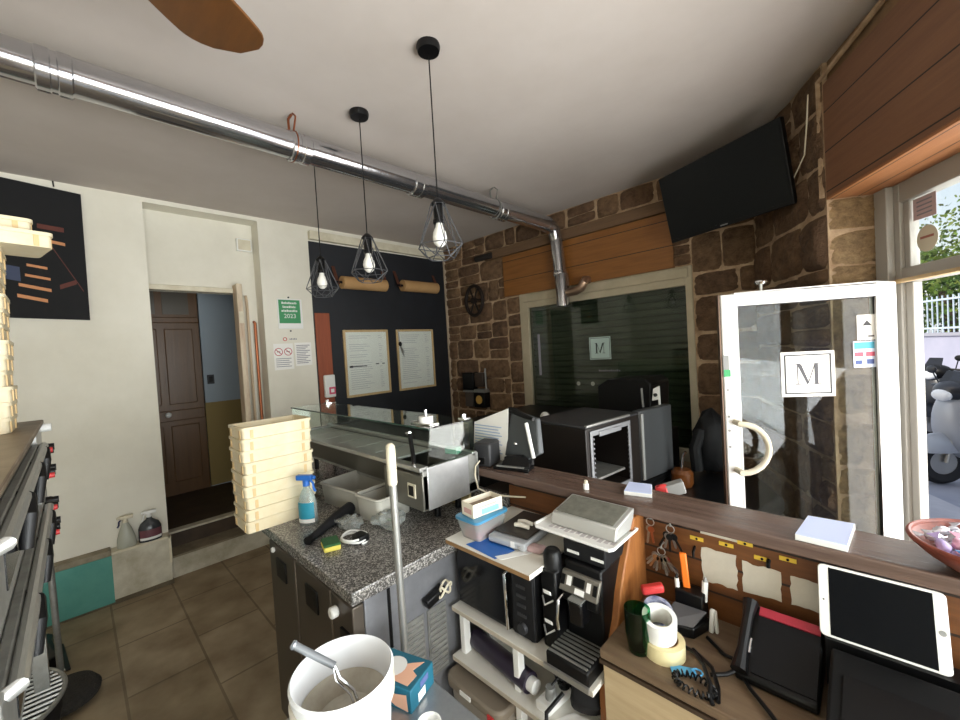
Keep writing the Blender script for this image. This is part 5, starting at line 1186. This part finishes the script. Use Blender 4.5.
# ------------------------------------------------------------------ deck oven at the left
t = T('pizza_oven', 'double-deck steel pizza oven with black handles at the left wall side', 'oven', (-1.75, -.5, 0))
OX0, OX1, OY = -2.35, -.78, -.11
b = MB(); b.box(OX0, -1.0, 1.0, OX1, OY, 1.205); b.box(OX0, -1.0, 1.21, OX1, OY, 1.41)
b.build('housing', M_steel, t, bevel=.004)
MB().box(OX0 - .01, -1.02, 1.41, OX1, OY + .02, 1.425).build('top_plate', mat('scorched_steel', '#8a7a68', .45, .6, var='#6a5c4d', scale=7), t, bevel=.003)
for z in (1.03, 1.235):
    d = MB().box(OX0 + .33, OY, z, OX1 - .06, OY + .018, z + .135).build('door', M_dsteel, t, bevel=.004)
    MB().box(OX0 + .45, OY + .018, z + .03, OX1 - .2, OY + .02, z + .1).build('door_window', M_blkg, d)
    MB().tube([(OX0 + .36, OY + .018, z + .125), (OX0 + .36, OY + .03, z + .13), (OX1 - .1, OY + .03, z + .13), (OX1 - .1, OY + .018, z + .125)], .011, 10).build('handle_bar', M_steel, d)
    for x in (OX0 + .40, OX0 + .72, OX0 + 1.1):
        MB().tube([(x, OY + .02, z + .12), (x + .05, OY + .033, z + .125), (x + .09, OY + .036, z + .10), (x + .10, OY + .03, z + .04)], .014, 10, rs=[.014, .014, .013, .010]).build('handle', M_blk, d)
    cp = MB().box(OX0 + .02, OY, z - .02, OX0 + .30, OY + .012, z + .16).build('control_panel', mat('light_panel_steel', '#c9c9c6', .35, .7), t, bevel=.002)
    for k, (dx, dz, m, r) in enumerate(((.07, .11, M_blk, .017), (.07, .03, M_blk, .017), (.16, .11, M_blk, .017), (.16, .03, M_blk, .017), (.24, .12, M_red, .012), (.24, .03, M_red, .012))):
        MB().lathe([(r, 0), (r, .012), (r * .8, .02), (r * .75, .034), (0, .034)], (OX0 + .02 + dx, OY + .012, z - .02 + dz), 14, (0, 1, 0)).build('knob', m, cp)
    MB().box(OX0 + .03, OY + .012, z + .065, OX0 + .28, OY + .014, z + .075).build('printed_strip', M_red, cp)
MB().lathe([(.014, 0), (.016, .01), (.016, .035), (0, .037)], (OX0 + .02, OY + .005, 1.395), 14, (0, 1, 0)).build('white_cap', M_white, t)
st = MB()
for x in (OX0 + .06, OX1 - .06): 
    for y in (-.95, OY - .04): st = MB().box(x - .02, y - .02, 0, x + .02, y + .02, 1.0).build('leg', M_dsteel, t)
MB().box(OX0 + .02, -.98, .95, OX1 - .02, OY - .01, 1.0).build('stand_frame', M_dsteel, t)
# crates on the oven
for k in range(12):
    lb = 'cream dough crate in the tall stack on the oven, tier %s from the oven top' % ('lowest', 'second', 'third', 'fourth', 'fifth', 'sixth', 'seventh', 'eighth', 'ninth', 'tenth', 'eleventh', 'twelfth', 'highest')[k]
    c = dup(c0, (-2.02 + .003 * (k % 2), -.285 + .004 * (k % 3), 1.426 + k * CH), .012 * ((k % 3) - 1), lb); c['group'] = 'cream dough crates stacked on the oven'
c = dup(c0, (-1.95, -.175, 1.426 + 12 * CH), .2, 'cream dough crate shifted outward on top of the tall stack before the black canvas'); c['group'] = 'cream dough crates stacked on the oven'
c = dup(c0, (-2.0, -.215, 1.426 + 13 * CH), .15, 'uppermost dough crate of the shifted pair before the black canvas'); c['group'] = 'cream dough crates stacked on the oven'
# broom, dustpan, grill basket
t = T('floor_brush', 'grey-handled round black floor brush standing by the pizza oven', 'brush', (-2.98, -.11, 0))
MB().cyl((-2.98, -.13, .06), (-2.93, -.135, 1.08), .013, n=12).build('handle', M_dsteel, t)
b = MB(); b.lathe([(0, .0), (.15, 0), (.155, .02), (.13, .05), (.05, .07), (0, .075)], (0, 0, 0), 30, sx=1, sy=.8); b.xf(Matrix.Translation((-2.86, -.11, .012)) @ Matrix.Rotation(-.05, 4, 'Y')); b.build('brush_head', mat('charcoal_bristle', '#33302b', .95, var='#26231f', scale=40, bump=.6, bscale=120), t)
MB().cyl((-2.98, -.13, .045), (-2.975, -.13, .10), .022, .016, n=12).build('socket', M_chrome, t)
t = T('dustpan', 'long-handled black dustpan standing against the green skirting', 'dustpan', (-3.35, -.2, 0))
b = MB(); b.prism([(-3.50, -.30, .0), (-3.16, -.24, .0), (-3.14, -.10, .0), (-3.46, -.13, .0)], (0, 0, .012)); b.prism([(-3.50, -.30, .012), (-3.16, -.24, .012), (-3.17, -.235, .085), (-3.49, -.29, .085)], (-.003, .014, 0)); b.tube([(-3.48, -.20, .06), (-3.35, -.2, .085), (-3.17, -.16, .06)], .035, 10)
b.build('pan', M_blk, t, bevel=.004)
MB().tube([(-3.34, -.235, .06), (-3.36, -.245, .3), (-3.42, -.255, .95)], .014, 10, rs=[.02, .015, .013]).build('handle', M_blk, t)
t = T('grill_basket', 'round black basket topped with parallel steel bars at the foot of the oven', 'basket', (-2.2, -.32, 0))
GB = Vector((-2.27, -.36, 0)); R_ = .27
MB().open_lathe([(0, 0), (.2, 0), (R_, .40), (R_ - .008, .40), (.19, .01), (0, .01)], GB, 36).build('basket_body', M_blkm, t)
MB().tube([GB + Vector((R_ * math.cos(a), R_ * math.sin(a), .405)) for a in [k * math.pi / 24 for k in range(48)]], .008, 8, closed=True).build('basket_rim', M_dsteel, t)
for k in range(-8, 9):
    x = k * .03; y = math.sqrt(max(R_ * R_ - x * x, 0)); MB().tube([GB + Vector((x, -y, .405)), GB + Vector((x, 0, .412)), GB + Vector((x, y, .405))], .0055, 6).build('bar', M_steel, t)

# ------------------------------------------------------------------ customer side of the bar
t = T('oven_stand', 'dark low cupboard carrying the black combi oven behind the bar', 'cupboard', (-1.2, 2.1, 0))
MB().box(-1.62, 1.62, 0, -.93, 2.62, .76).build('cupboard_body', M_blkm, t, bevel=.004)
MB().box(-1.65, 1.60, .76, -.91, 2.65, .79).build('top', M_blk, t, bevel=.003)
t = T('combi_oven', 'black combi oven with its door open behind the bar ledge', 'oven', (-1.2, 2.0, .79))
CB = [Vector((-1.018, 1.743, .79)), Vector((-.965, 2.24, .79)), Vector((-1.36, 2.30, .79)), Vector((-1.40, 1.80, .79))]
CH_ = .40
ex, ey = (CB[1] - CB[0]), (CB[3] - CB[0])
def cq(a, c, z): return CB[0] + ex * a + ey * c + UP * z
def cbox(mb, a0, a1, c0_, c1, z0, z1, m=0): return mb.fbox(cq(a0, c0_, z0), ex * (a1 - a0), ey * (c1 - c0_), UP * (z1 - z0), m)
b = MB(); cbox(b, 0, .1, 0, 1, .0, CH_ - .015); cbox(b, .76, 1, 0, 1, .0, CH_ - .015); cbox(b, .1, .76, 0, 1, 0, .05); cbox(b, .1, .76, 0, 1, .345, CH_ - .015); cbox(b, .1, .76, .93, 1, .05, .345)
b.build('housing', mat('oven_dark_brown', '#1d1815', .35), t, bevel=.004)
b = MB(); cbox(b, -.01, 1.0, -.01, 1.0, CH_ - .014, CH_); b.build('top_cover', M_dgrey, t, bevel=.006)
b = MB(); cbox(b, .06, .10, -.02, 0, .03, .36); cbox(b, .76, .80, -.02, 0, .03, .36); cbox(b, .06, .8, -.02, 0, .345, .372); cbox(b, .06, .8, -.02, 0, .02, .05)
for k in range(12): cbox(b, .10, .115, -.03, 0, .06 + k * .024, .072 + k * .024); cbox(b, .745, .76, -.03, 0, .06 + k * .024, .072 + k * .024)
cbox(b, .2, .6, -.035, -.015, .335, .36)
b.build('door_seal_frame', mat('grey_seal', '#8d8f92', .4, .4), t, bevel=.003)
b = MB(); cbox(b, .0, .8, -.025, .02, CH_ - .006, CH_ + .006); b.build('front_strip', M_steel, t, bevel=.003)
b = MB(); cbox(b, .12, .74, .05, .7, .10, .112); b.build('shelf_tray', M_dsteel, t, bevel=.002)
hb = cq(1.0, -.02, 0); hd = Vector((.06, .33, 0)); hn = Vector((.33, -.06, 0)).normalized()
b = MB(); b.fbox(hb + UP * .0, hd, hn * -.05, UP * (CH_ + .005)); b.build('open_door', mat('oven_door_inner', '#3f4143', .4), t, bevel=.008)
MB().fbox(hb + UP * .01 + hn * .012, hd * .06, hn * -.012, UP * (CH_ - .02)).build('door_edge_trim', M_grey, t, bevel=.003)
_mark = len(list(COL.objects))
t = T('coffee_grinder', 'dark boxy appliance standing behind the combi oven at the window', 'appliance', (-1.15, 2.75, 0))
MB().box(-1.5, 2.7, 0, -.95, 3.1, .95).build('base_cabinet', M_blkm, t, bevel=.005)
MB().prism([(-1.38, 2.72, .95), (-1.0, 2.72, .95), (-.985, 2.72, 1.30), (-1.03, 2.72, 1.335), (-1.30, 2.72, 1.325), (-1.38, 2.72, 1.28)], (0, .34, 0)).build('upper_body', M_blk, t, bevel=.01)
MB().fbox((-1.05, 2.714, 1.14), (.012, 0, 0), (0, .01, 0), (-.005, 0, .13)).build('grey_strip', M_grey, t)
MB().prism([(-.975, 2.70, 1.19), (-.935, 2.70, 1.20), (-.93, 2.70, 1.06), (-.922, 2.70, 1.06), (-.925, 2.70, 1.29), (-.965, 2.70, 1.27)], (0, .012, 0)).build('white_tag', M_white, t)
MB().cyl((-.95, 2.69, 1.23), (-.95, 2.70, 1.23), .012, n=10).build('tag_clip', M_dgrey, t)
for o in list(COL.objects)[_mark:]:
    if o.parent is None: o.location.x -= .09
o = MB().sphere((-1.87, 2.6, 1.09), .042, 14, 10, sc=(1, .8, 1)).build('white_cap_jar', M_white)
bx = T('window_bench', 'dark low cabinet with a glossy top below the shop window', 'cabinet', (-2.1, 2.6, 0))
MB().box(-2.55, 2.4, 0, -1.69, 3.3, .97).build('cabinet_body', M_blkm, bx, bevel=.004)
MB().box(-2.57, 2.38, .97, -1.67, 3.33, .995).build('cabinet_top', M_blk, bx, bevel=.003)
o.data.transform(Matrix.Translation((0, 0, -.055))); 
for v in o.data.vertices: v.co.z = max(v.co.z, .996)
tag(base(o, (-1.87, 2.6, .996)), 'small white knob-shaped cap on the dark cabinet at the window edge', 'cap')
t = T('leather_bench', 'glossy black padded bench between the bar and the glass door', 'bench', (-.55, 2.55, 0))
bp = [(-.9, 2.02, .0), (-.56, 2.02, 0), (-.40, 2.35, 0), (-.36, 2.62, 0), (-.6, 3.1, 0), (-.9, 3.1, 0)]
MB().prism([(x, y, .0) for x, y, z in bp], (0, 0, .62)).build('bench_base', M_blkm, t)
MB().prism([(x, y, .62) for x, y, z in bp], (0, 0, .10)).build('seat_pad', mat('black_leather', '#131314', .28), t, bevel=.03, segs=3)
t = T('amber_jar', 'amber jar standing on the black bench beside the dark chair back', 'jar', (-.82, 2.55, .72))
MB().lathe([(0, 0), (.05, 0), (.06, .02), (.06, .08), (.045, .10), (0, .1)], (-.83, 2.5, .72), 20).build('jar_body', mat('amber_plastic', '#6a3c18', .35), t)
MB().tube([(-.83, 2.5, .82), (-.82, 2.5, .9), (-.80, 2.48, .93)], .008, 8).build('tap', M_chrome, t)
t = T('dark_coat', 'dark bulky coat-like bundle hanging by the stone pillar', 'coat', (-.72, 2.9, .72))
b = MB(); b.sphere((0, 0, 0), 1, 18, 12); b.v = [Vector((p.x * .11 * (1 - .3 * p.z), p.y * .10, p.z * .21)) + Vector((.01 * math.sin(p.z * 9 + p.x * 5), .01 * math.cos(p.x * 11), 0)) for p in b.v]; b.xf(Matrix.Translation((-.76, 2.85, .93))); b.build('coat_body', M_blkm, t)
MB().tube([(-.80, 2.78, 1.0), (-.82, 2.72, .9), (-.81, 2.72, .76)], .035, 10).build('sleeve', M_blkm, t)
o = MB().fbox((-.60, 1.42, .0), (.1, 0, 0), (0, .1, 0), (0, 0, 1.03)).build('post_box', M_blkm); tag(base(o, (-.55, 1.47, 0)), 'dark square post right behind the bar ledge', 'post')
t = T('red_bag_clip', 'crumpled red and grey item on the dark post behind the small note pad', 'bag', (-.55, 1.47, 1.03))
b = MB(); b.sphere((-.555, 1.46, 1.056), .025, 12, 8, sc=(1, .8, .9)); b.v = [p + Vector((.004 * math.sin(p.z * 200), .004 * math.sin(p.x * 170), 0)) for p in b.v]; b.build('red_part', M_red, t)
MB().fbox((-.535, 1.45, 1.032), (.055, .035, .02), (-.02, .035, 0), (-.01, 0, .04)).build('grey_part', M_grey, t, bevel=.004)

# ------------------------------------------------------------------ wall things on the stone
t = T('iron_wheel', 'round dark iron wheel ornament hanging on the stone wall', 'ornament', (-3.29, YW - .05, 2.0))
IC = Vector((-3.29, YW - .06, 2.17)); M_iron = mat('dark_iron', '#2a211c', .6, .5)
MB().tube([IC + Vector((.135 * math.cos(a), 0, .17 * math.sin(a))) for a in [k * math.pi / 16 for k in range(32)]], .02, 8, closed=True).build('rim', M_iron, t)
MB().cyl(IC + Vector((0, .02, 0)), IC - Vector((0, .03, 0)), .035, n=14).build('hub', M_iron, t)
for k in range(6):
    a = k * math.pi / 3; MB().tube([IC, IC + Vector((.13 * math.cos(a), 0, .165 * math.sin(a)))], .010, 6).build('spoke', M_iron, t)
t = T('electric_panel', 'cluster of dark electrical boxes with a yellow plate low on the stone wall', 'electrical panel', (-3.36, YW - .03, 1.1))
MB().box(-3.53, YW - .10, 1.13, -3.35, YW, 1.335).build('meter_box', M_blk, t, bevel=.006)
MB().box(-3.33, YW - .09, 1.17, -3.20, YW, 1.33).build('switch_box', mat('brown_bakelite', '#3a2c22', .4), t, bevel=.006)
MB().box(-3.53, YW - .10, 1.105, -3.36, YW, 1.125).build('silver_bar', M_steel, t)
MB().box(-3.34, YW - .10, 1.105, -3.17, YW, 1.14).build('silver_bar', M_steel, t)
MB().box(-3.51, YW - .09, .93, -3.38, YW, 1.10).build('fuse_box', mat('grey_brown_plastic', '#4a423c', .5), t, bevel=.006)
MB().box(-3.35, YW - .10, .93, -3.18, YW, 1.10).build('plate_base', M_blk, t, bevel=.006)
MB().lathe([(0, 0), (.05, 0), (.05, .004), (0, .004)], (-3.265, YW - .10, 1.02), 20, (0, -1, 0), sx=1, sy=1).build('yellow_plate', mat('ochre_plate', '#c39a4e', .5), t)
MB().tube([(-3.2, YW - .05, 1.33), (-3.19, YW - .05, 1.38), (-3.18, YW - .06, 1.14)], .01, 6).build('conduit', M_grey, t)
def mglyph(h):
    """serif capital M as polygons in a unit box scaled to height h: thin and thick strokes with slab serifs"""
    P = [[(.0, 0), (.26, 0), (.26, .04), (.0, .04)], [(.11, .04), (.15, .04), (.15, .96), (.11, .96)], [(0, .96), (.24, .96), (.24, 1.0), (0, 1.0)],
         [(.11, .96), (.28, .96), (.56, .14), (.50, .0)], [(.50, .0), (.56, .06), (.86, 1.0), (.82, 1.0)],
         [(.80, .04), (.95, .04), (.95, .96), (.80, .96)], [(.70, 0), (1.05, 0), (1.05, .04), (.70, .04)], [(.80, .96), (1.05, .96), (1.05, 1.0), (.80, 1.0)]]
    return [[((x - .525) * h, (y - .5) * h) for x, y in p] for p in P]
t = T('window_sign', 'white square sticker with a mirrored letter M on the dark shop window', 'sign', (-1.78, YW, 1.45))
yf = YW + .009
sm = MB(); sm.box(-1.885, yf - .0008, 1.445, -1.675, yf, 1.65); sm.build('sticker', mat('frosted_sticker', '#b9cdc6', .6), t)
sm = MB()
for x0, z0, x1, z1 in ((-1.877, 1.453, -1.873, 1.642), (-1.687, 1.453, -1.683, 1.642), (-1.877, 1.453, -1.683, 1.457), (-1.877, 1.638, -1.683, 1.642)): sm.box(x0, yf - .0014, z0, x1, yf - .0008, z1)
sm.build('border', M_dgrey, t)
sm = MB()
for p in mglyph(.095): sm.prism([(-1.78 - x, yf - .0008, 1.548 + y) for x, y in p], (0, -.0006, 0))
sm.build('letter', mat('green_black_ink', '#2f3b37', .6), t)
t = T('window_lettering', 'small pale illegible lettering under the letter M sticker on the dark window', 'lettering', (-1.72, YW, 1.33))
x = MB()
for k in range(11): x.box(-1.80 + .019 * k, yf - .0014, 1.335, -1.788 + .019 * k, yf - .0008, 1.347 + .006 * (k % 3 == 0))
x.build('faint_print', M_ink, t)
for k in range(3):
    o = MB().lathe([(0, 0), (.02, 0), (.02, .001), (0, .001)], (-2.02 + .15 * k, yf, 1.22), 16, (0, -1, 0)).build('window_dot', mat('pale_dot', '#b5b8ae', .6))
    tag(base(o, (-2.02 + .15 * k, yf, 1.22)), ('first', 'middle', 'last')[k] + ' of the three small pale dots on the dark window, counted from the stone wall', 'sticker', 'pale dots on the dark window')
o = MB().box(-2.47, yf - .001, 1.30, -2.44, yf, 1.72).build('window_strip', M_ink); tag(base(o, (-2.455, yf, 1.3)), 'narrow pale vertical strip at the edge of the dark shop window', 'sticker')
# stickers on the glass door (leaf plane, room side facing the camera)
SF = LS0 + .0195
def DP(n, z, o_=0): return RP(SF - o_, n, z)
def dquad(mb, n0, n1, z0, z1, o_, m=0): mb.prism([DP(n0, z0, o_), DP(n1, z0, o_), DP(n1, z1, o_), DP(n0, z1, o_)], -D * .0006, m)
t = T('door_sign', 'white square sign with a framed letter M on the glass door', 'sign', DP(.99, 1.287))
sm = MB(); dquad(sm, .88, 1.095, 1.287, 1.5, 0); sm.build('sticker', M_paper, t)
sm = MB()
for a in ((.893, .9, 1.3, 1.487), (1.075, 1.082, 1.3, 1.487), (.893, 1.082, 1.3, 1.306), (.893, 1.082, 1.481, 1.487)): dquad(sm, *a, .0007)
sm.build('border', M_dgrey, t)
sm = MB()
for p in mglyph(.1): sm.prism([DP(.987 + x, 1.394 + y, .0007) for x, y in p], -D * .0006)
sm.build('letter', mat('charcoal_ink', '#4a4a4e', .6), t)
t = T('triangle_sticker', 'small white sticker with a dark triangle at the top corner of the glass door', 'sticker', DP(1.225, 1.54))
sm = MB(); dquad(sm, 1.185, 1.252, 1.54, 1.655, 0); sm.build('sticker', M_paper, t)
sm = MB(); sm.prism([DP(1.205, 1.605, .0007), DP(1.24, 1.605, .0007), DP(1.2225, 1.63, .0007)], -D * .0006); dquad(sm, 1.225, 1.248, 1.553, 1.56, .0007); sm.build('print', M_dgrey, t)
t = T('payment_sticker', 'blue and red printed payment sticker under the triangle sticker on the glass door', 'sticker', DP(1.21, 1.415))
sm = MB(); dquad(sm, 1.168, 1.252, 1.415, 1.535, 0); sm.build('sticker', mat('pale_blue_sticker', '#cfd9ea', .5), t)
sm = MB(); dquad(sm, 1.172, 1.248, 1.50, 1.53, .0007, 0); dquad(sm, 1.172, 1.205, 1.465, 1.485, .0007, 1); dquad(sm, 1.215, 1.248, 1.465, 1.485, .0007, 1); dquad(sm, 1.175, 1.20, 1.43, 1.448, .0007, 2); dquad(sm, 1.218, 1.245, 1.43, 1.452, .0007, 2)
sm.build('print', [mat('print_teal', '#3f9db4', .5), mat('print_red', '#b8485a', .5), mat('print_navy', '#31467e', .5)], t)
t = T('ceiling_sprinkler', 'small chrome spotlight on a short stem above the glass door', 'spotlight', RP(2.3, .83, 1.8))
pc = RP(LS0 + .02, .81, 1.797)
MB().cyl(pc, pc + UP * .035, .007, n=8).build('stem', M_steel, t)
MB().lathe([(0, 0), (.02, .003), (.03, .014), (.028, .02), (0, .022)], pc + UP * .032, 18).build('cap', M_chrome, t)
t = T('transom_notice', 'pinkish printed notice inside the transom pane over the doorway', 'notice', RP(2.15, 1.388, 2.05))
MB().prism([RP(2.2, 1.3885, 2.045), RP(2.08, 1.3885, 2.04), RP(2.08, 1.3885, 2.135), RP(2.2, 1.3885, 2.135)], -N * .0008).build('sheet', mat('pinkish_paper', '#c9aeb0', .7), t)
x = MB()
for k in range(4): x.prism([RP(2.18, 1.3875, 2.06 + .018 * k), RP(2.10, 1.3875, 2.06 + .018 * k), RP(2.10, 1.3875, 2.066 + .018 * k), RP(2.18, 1.3875, 2.066 + .018 * k)], -N * .0004)
x.build('print', M_ink, t)
t = T('transom_sticker', 'round pale sticker below the notice in the transom pane', 'sticker', RP(2.13, 1.388, 1.9))
MB().lathe([(0, 0), (.055, 0), (.055, .0008), (0, .0008)], RP(2.13, 1.3885, 1.955), 28, -N).build('sticker', mat('pale_peach', '#d8cfb8', .7), t)
MB().prism([RP(2.165, 1.3872, 1.957), RP(2.095, 1.3872, 1.957), RP(2.095, 1.3872, 1.967), RP(2.165, 1.3872, 1.967)], -N * .0004).build('print', mat('print_rust', '#a86a58', .6), t)

# ------------------------------------------------------------------ the street
M_asph = mat('pale_asphalt', '#8f94a2', .9, var='#7e8494', scale=2); M_pave = mat('pale_pavement', '#a5a8b2', .9, var='#9699a4', scale=3)
S(MB().fbox(RP(26, 3.2, -.4), -D * 44, N * 18, UP * .22).build('ground_road', M_asph))
S(MB().fbox(RP(26, 1.44, -.4), -D * 44, N * 1.75, UP * .30).build('ground_pavement', M_pave))
S(MB().fbox(RP(26, 6.3, -.4), -D * 44, N * .75, UP * .3).build('ground_far_kerb', M_pave))
t = T('street_wall', 'pale lavender rendered garden wall across the street', 'wall', RP(8, 7.1, -.2))
MB().fbox(RP(22, 7.0, -.3), -D * 34, N * .25, UP * 1.62).build('wall_body', mat('lavender_render', '#b9b9cc', .85, var='#aeb0c4', scale=2), t)
MB().fbox(RP(22, 6.96, 1.32), -D * 34, N * .33, UP * .06).build('coping', mat('coping_stone', '#a9a9b4', .8), t)
f = MB()
t2 = T('street_fence', 'pale blue metal bar fence on top of the garden wall', 'fence', RP(8, 7.12, 1.38))
for k in range(150): s_ = 18 - k * .13; f.cyl(RP(s_, 7.12, 1.381), RP(s_, 7.12, 2.15), .014, n=6)
for z in (1.46, 2.05): f.fbox(RP(18.1, 7.10, z), -D * 19.7, N * .04, UP * .04)
f.build('bars', mat('pale_fence_paint', '#c6d6e2', .5), t2)
def tree(label, c, r, n, seed, hz, trunk=.12):
    rnd = random.Random(seed); t = T('street_tree', label, 'tree', (c[0], c[1], -.2), group='trees beyond the street fence')
    MB().tube([(c[0], c[1], -.2), (c[0] + .1, c[1], hz * .5), (c[0], c[1] + .1, hz)], trunk, 8).build('trunk', mat('tree_bark', '#5a4d40', .9), t)
    f = MB()
    for k in range(n):
        u = rnd.random() ** .33; a = rnd.uniform(0, 6.283); w_ = rnd.uniform(-1, 1); q = math.sqrt(1 - w_ * w_)
        p = Vector((c[0] + r * 1.15 * u * q * math.cos(a), c[1] + r * 1.15 * u * q * math.sin(a), hz + r * u * w_ * .9))
        d1 = Vector((rnd.uniform(-1, 1), rnd.uniform(-1, 1), rnd.uniform(-1, 1))).normalized(); d2 = d1.cross(Vector((rnd.uniform(-1, 1), rnd.uniform(-1, 1), .3))).normalized()
        L = rnd.uniform(.10, .2); f.add([p, p + d1 * L * .5 + d2 * L * .3, p + d1 * L, p + d1 * L * .5 - d2 * L * .3], [(0, 1, 2, 3)])
    f.build('foliage', M_leaf, t, smooth=False)
for k, (s_, n_, r, hz, lb) in enumerate(((13.3, 9.0, 1.25, 2.5, 'leafy tree beyond the fence nearest the door post'), (15.6, 9.8, 1.6, 2.6, 'broad bright green tree beyond the fence'), (18.4, 13.5, 2.2, 4.2, 'tall tree far behind the fence'), (8.6, 9.8, 1.6, 2.8, 'leafy tree beyond the fence outside the picture edge'), (3.2, 10, 1.8, 3.2, 'tree opposite the shop windows'))):
    p_ = RP(s_, n_, 0); tree(lb, (p_.x, p_.y), r, 1700, k + 1, hz)
def scooter(label, body_m, dark_m):
    t = T('parked_scooter', label, 'scooter')
    for x, nm in ((.62, 'front_wheel'), (-.62, 'rear_wheel')):
        w_ = MB(); w_.lathe([(.13, -.05), (.2, -.06), (.235, -.035), (.245, 0), (.235, .035), (.2, .06), (.13, .05)], (x, 0, .245), 28, (0, 1, 0), closed=True).build(nm, mat('tyre_rubber', '#1f2023', .8), t)
        MB().cyl((x, -.045, .245), (x, .045, .245), .13, n=20).build('wheel_hub', M_steel, t)
    b = MB(); b.sphere((.62, 0, .36), .26, 18, 10, sc=(1.05, .42, .8)); b.v = [Vector((p.x, p.y, max(p.z, .36 + .0))) for p in b.v]; b.build('front_fender', body_m, t)
    b = MB(); b.prism([(.42, -.2, .3), (.62, -.14, .62), (.52, -.17, .98), (.40, -.15, 1.0), (.34, -.2, .5), (.26, -.2, .28)], (0, .001, 0))
    b = MB(); b.sphere((.46, 0, .66), .36, 20, 14, sc=(.42, .62, 1.05)); b.build('leg_shield', body_m, t)
    b = MB(); b.sphere((-.40, 0, .56), .5, 22, 12, sc=(.95, .42, .46)); b.build('rear_body', body_m, t)
    MB().box(-.35, -.16, .24, .42, .16, .30).build('footboard', dark_m, t, bevel=.02)
    b = MB(); b.sphere((-.30, 0, .79), .40, 20, 10, sc=(1.05, .42, .22)); b.build('seat', dark_m, t)
    b = MB(); b.sphere((.46, 0, 1.02), .16, 18, 12, sc=(.9, 1.25, .75)); b.build('headset', dark_m, t)
    b = MB(); b.sphere((.585, 0, .98), .075, 16, 10, sc=(.6, 1.5, .9)); b.build('headlamp', mat('headlamp_lens', '#eef2f6', .08), t)
    MB().tube([(.40, -.33, 1.06), (.44, -.18, 1.07), (.46, 0, 1.05), (.44, .18, 1.07), (.40, .33, 1.06)], .016, 8).build('handlebar', dark_m, t)
    for sg in (-1, 1):
        MB().tube([(.42, sg * .22, 1.07), (.44, sg * .27, 1.2)], .007, 6).build('mirror_stem', dark_m, t)
        b = MB(); b.sphere((.44, sg * .29, 1.24), .06, 12, 8, sc=(.3, 1.1, .75)); b.build('mirror', dark_m, t)
        MB().tube([(.62, sg * .075, .25), (.50, sg * .075, .8)], .02, 8).build('fork_leg', M_steel, t)
    b = MB(); b.prism([(.52, -.12, 1.1), (.52, .12, 1.1), (.45, .09, 1.24), (.45, -.09, 1.24)], (-.006, 0, 0)); b.build('windscreen', glass('smoked_screen', '#5a6068', 1.2), t)
    return t
M_sb = mat('silver_blue_paint', '#a3a8b0', .3, .2); M_sd = mat('dark_scooter_paint', '#22262e', .3)
s1 = scooter('silver-blue scooter parked outside the doorway, its front wheel turned to the shop', M_sb, M_sd); place(s1, (1.0, 7.0, -.18), math.radians(215))
s2 = scooter('dark scooter parked behind the silver-blue one, its headlamp catching light', M_sd, M_blk); place(s2, (1.0, 9.6, -.18), math.radians(225))
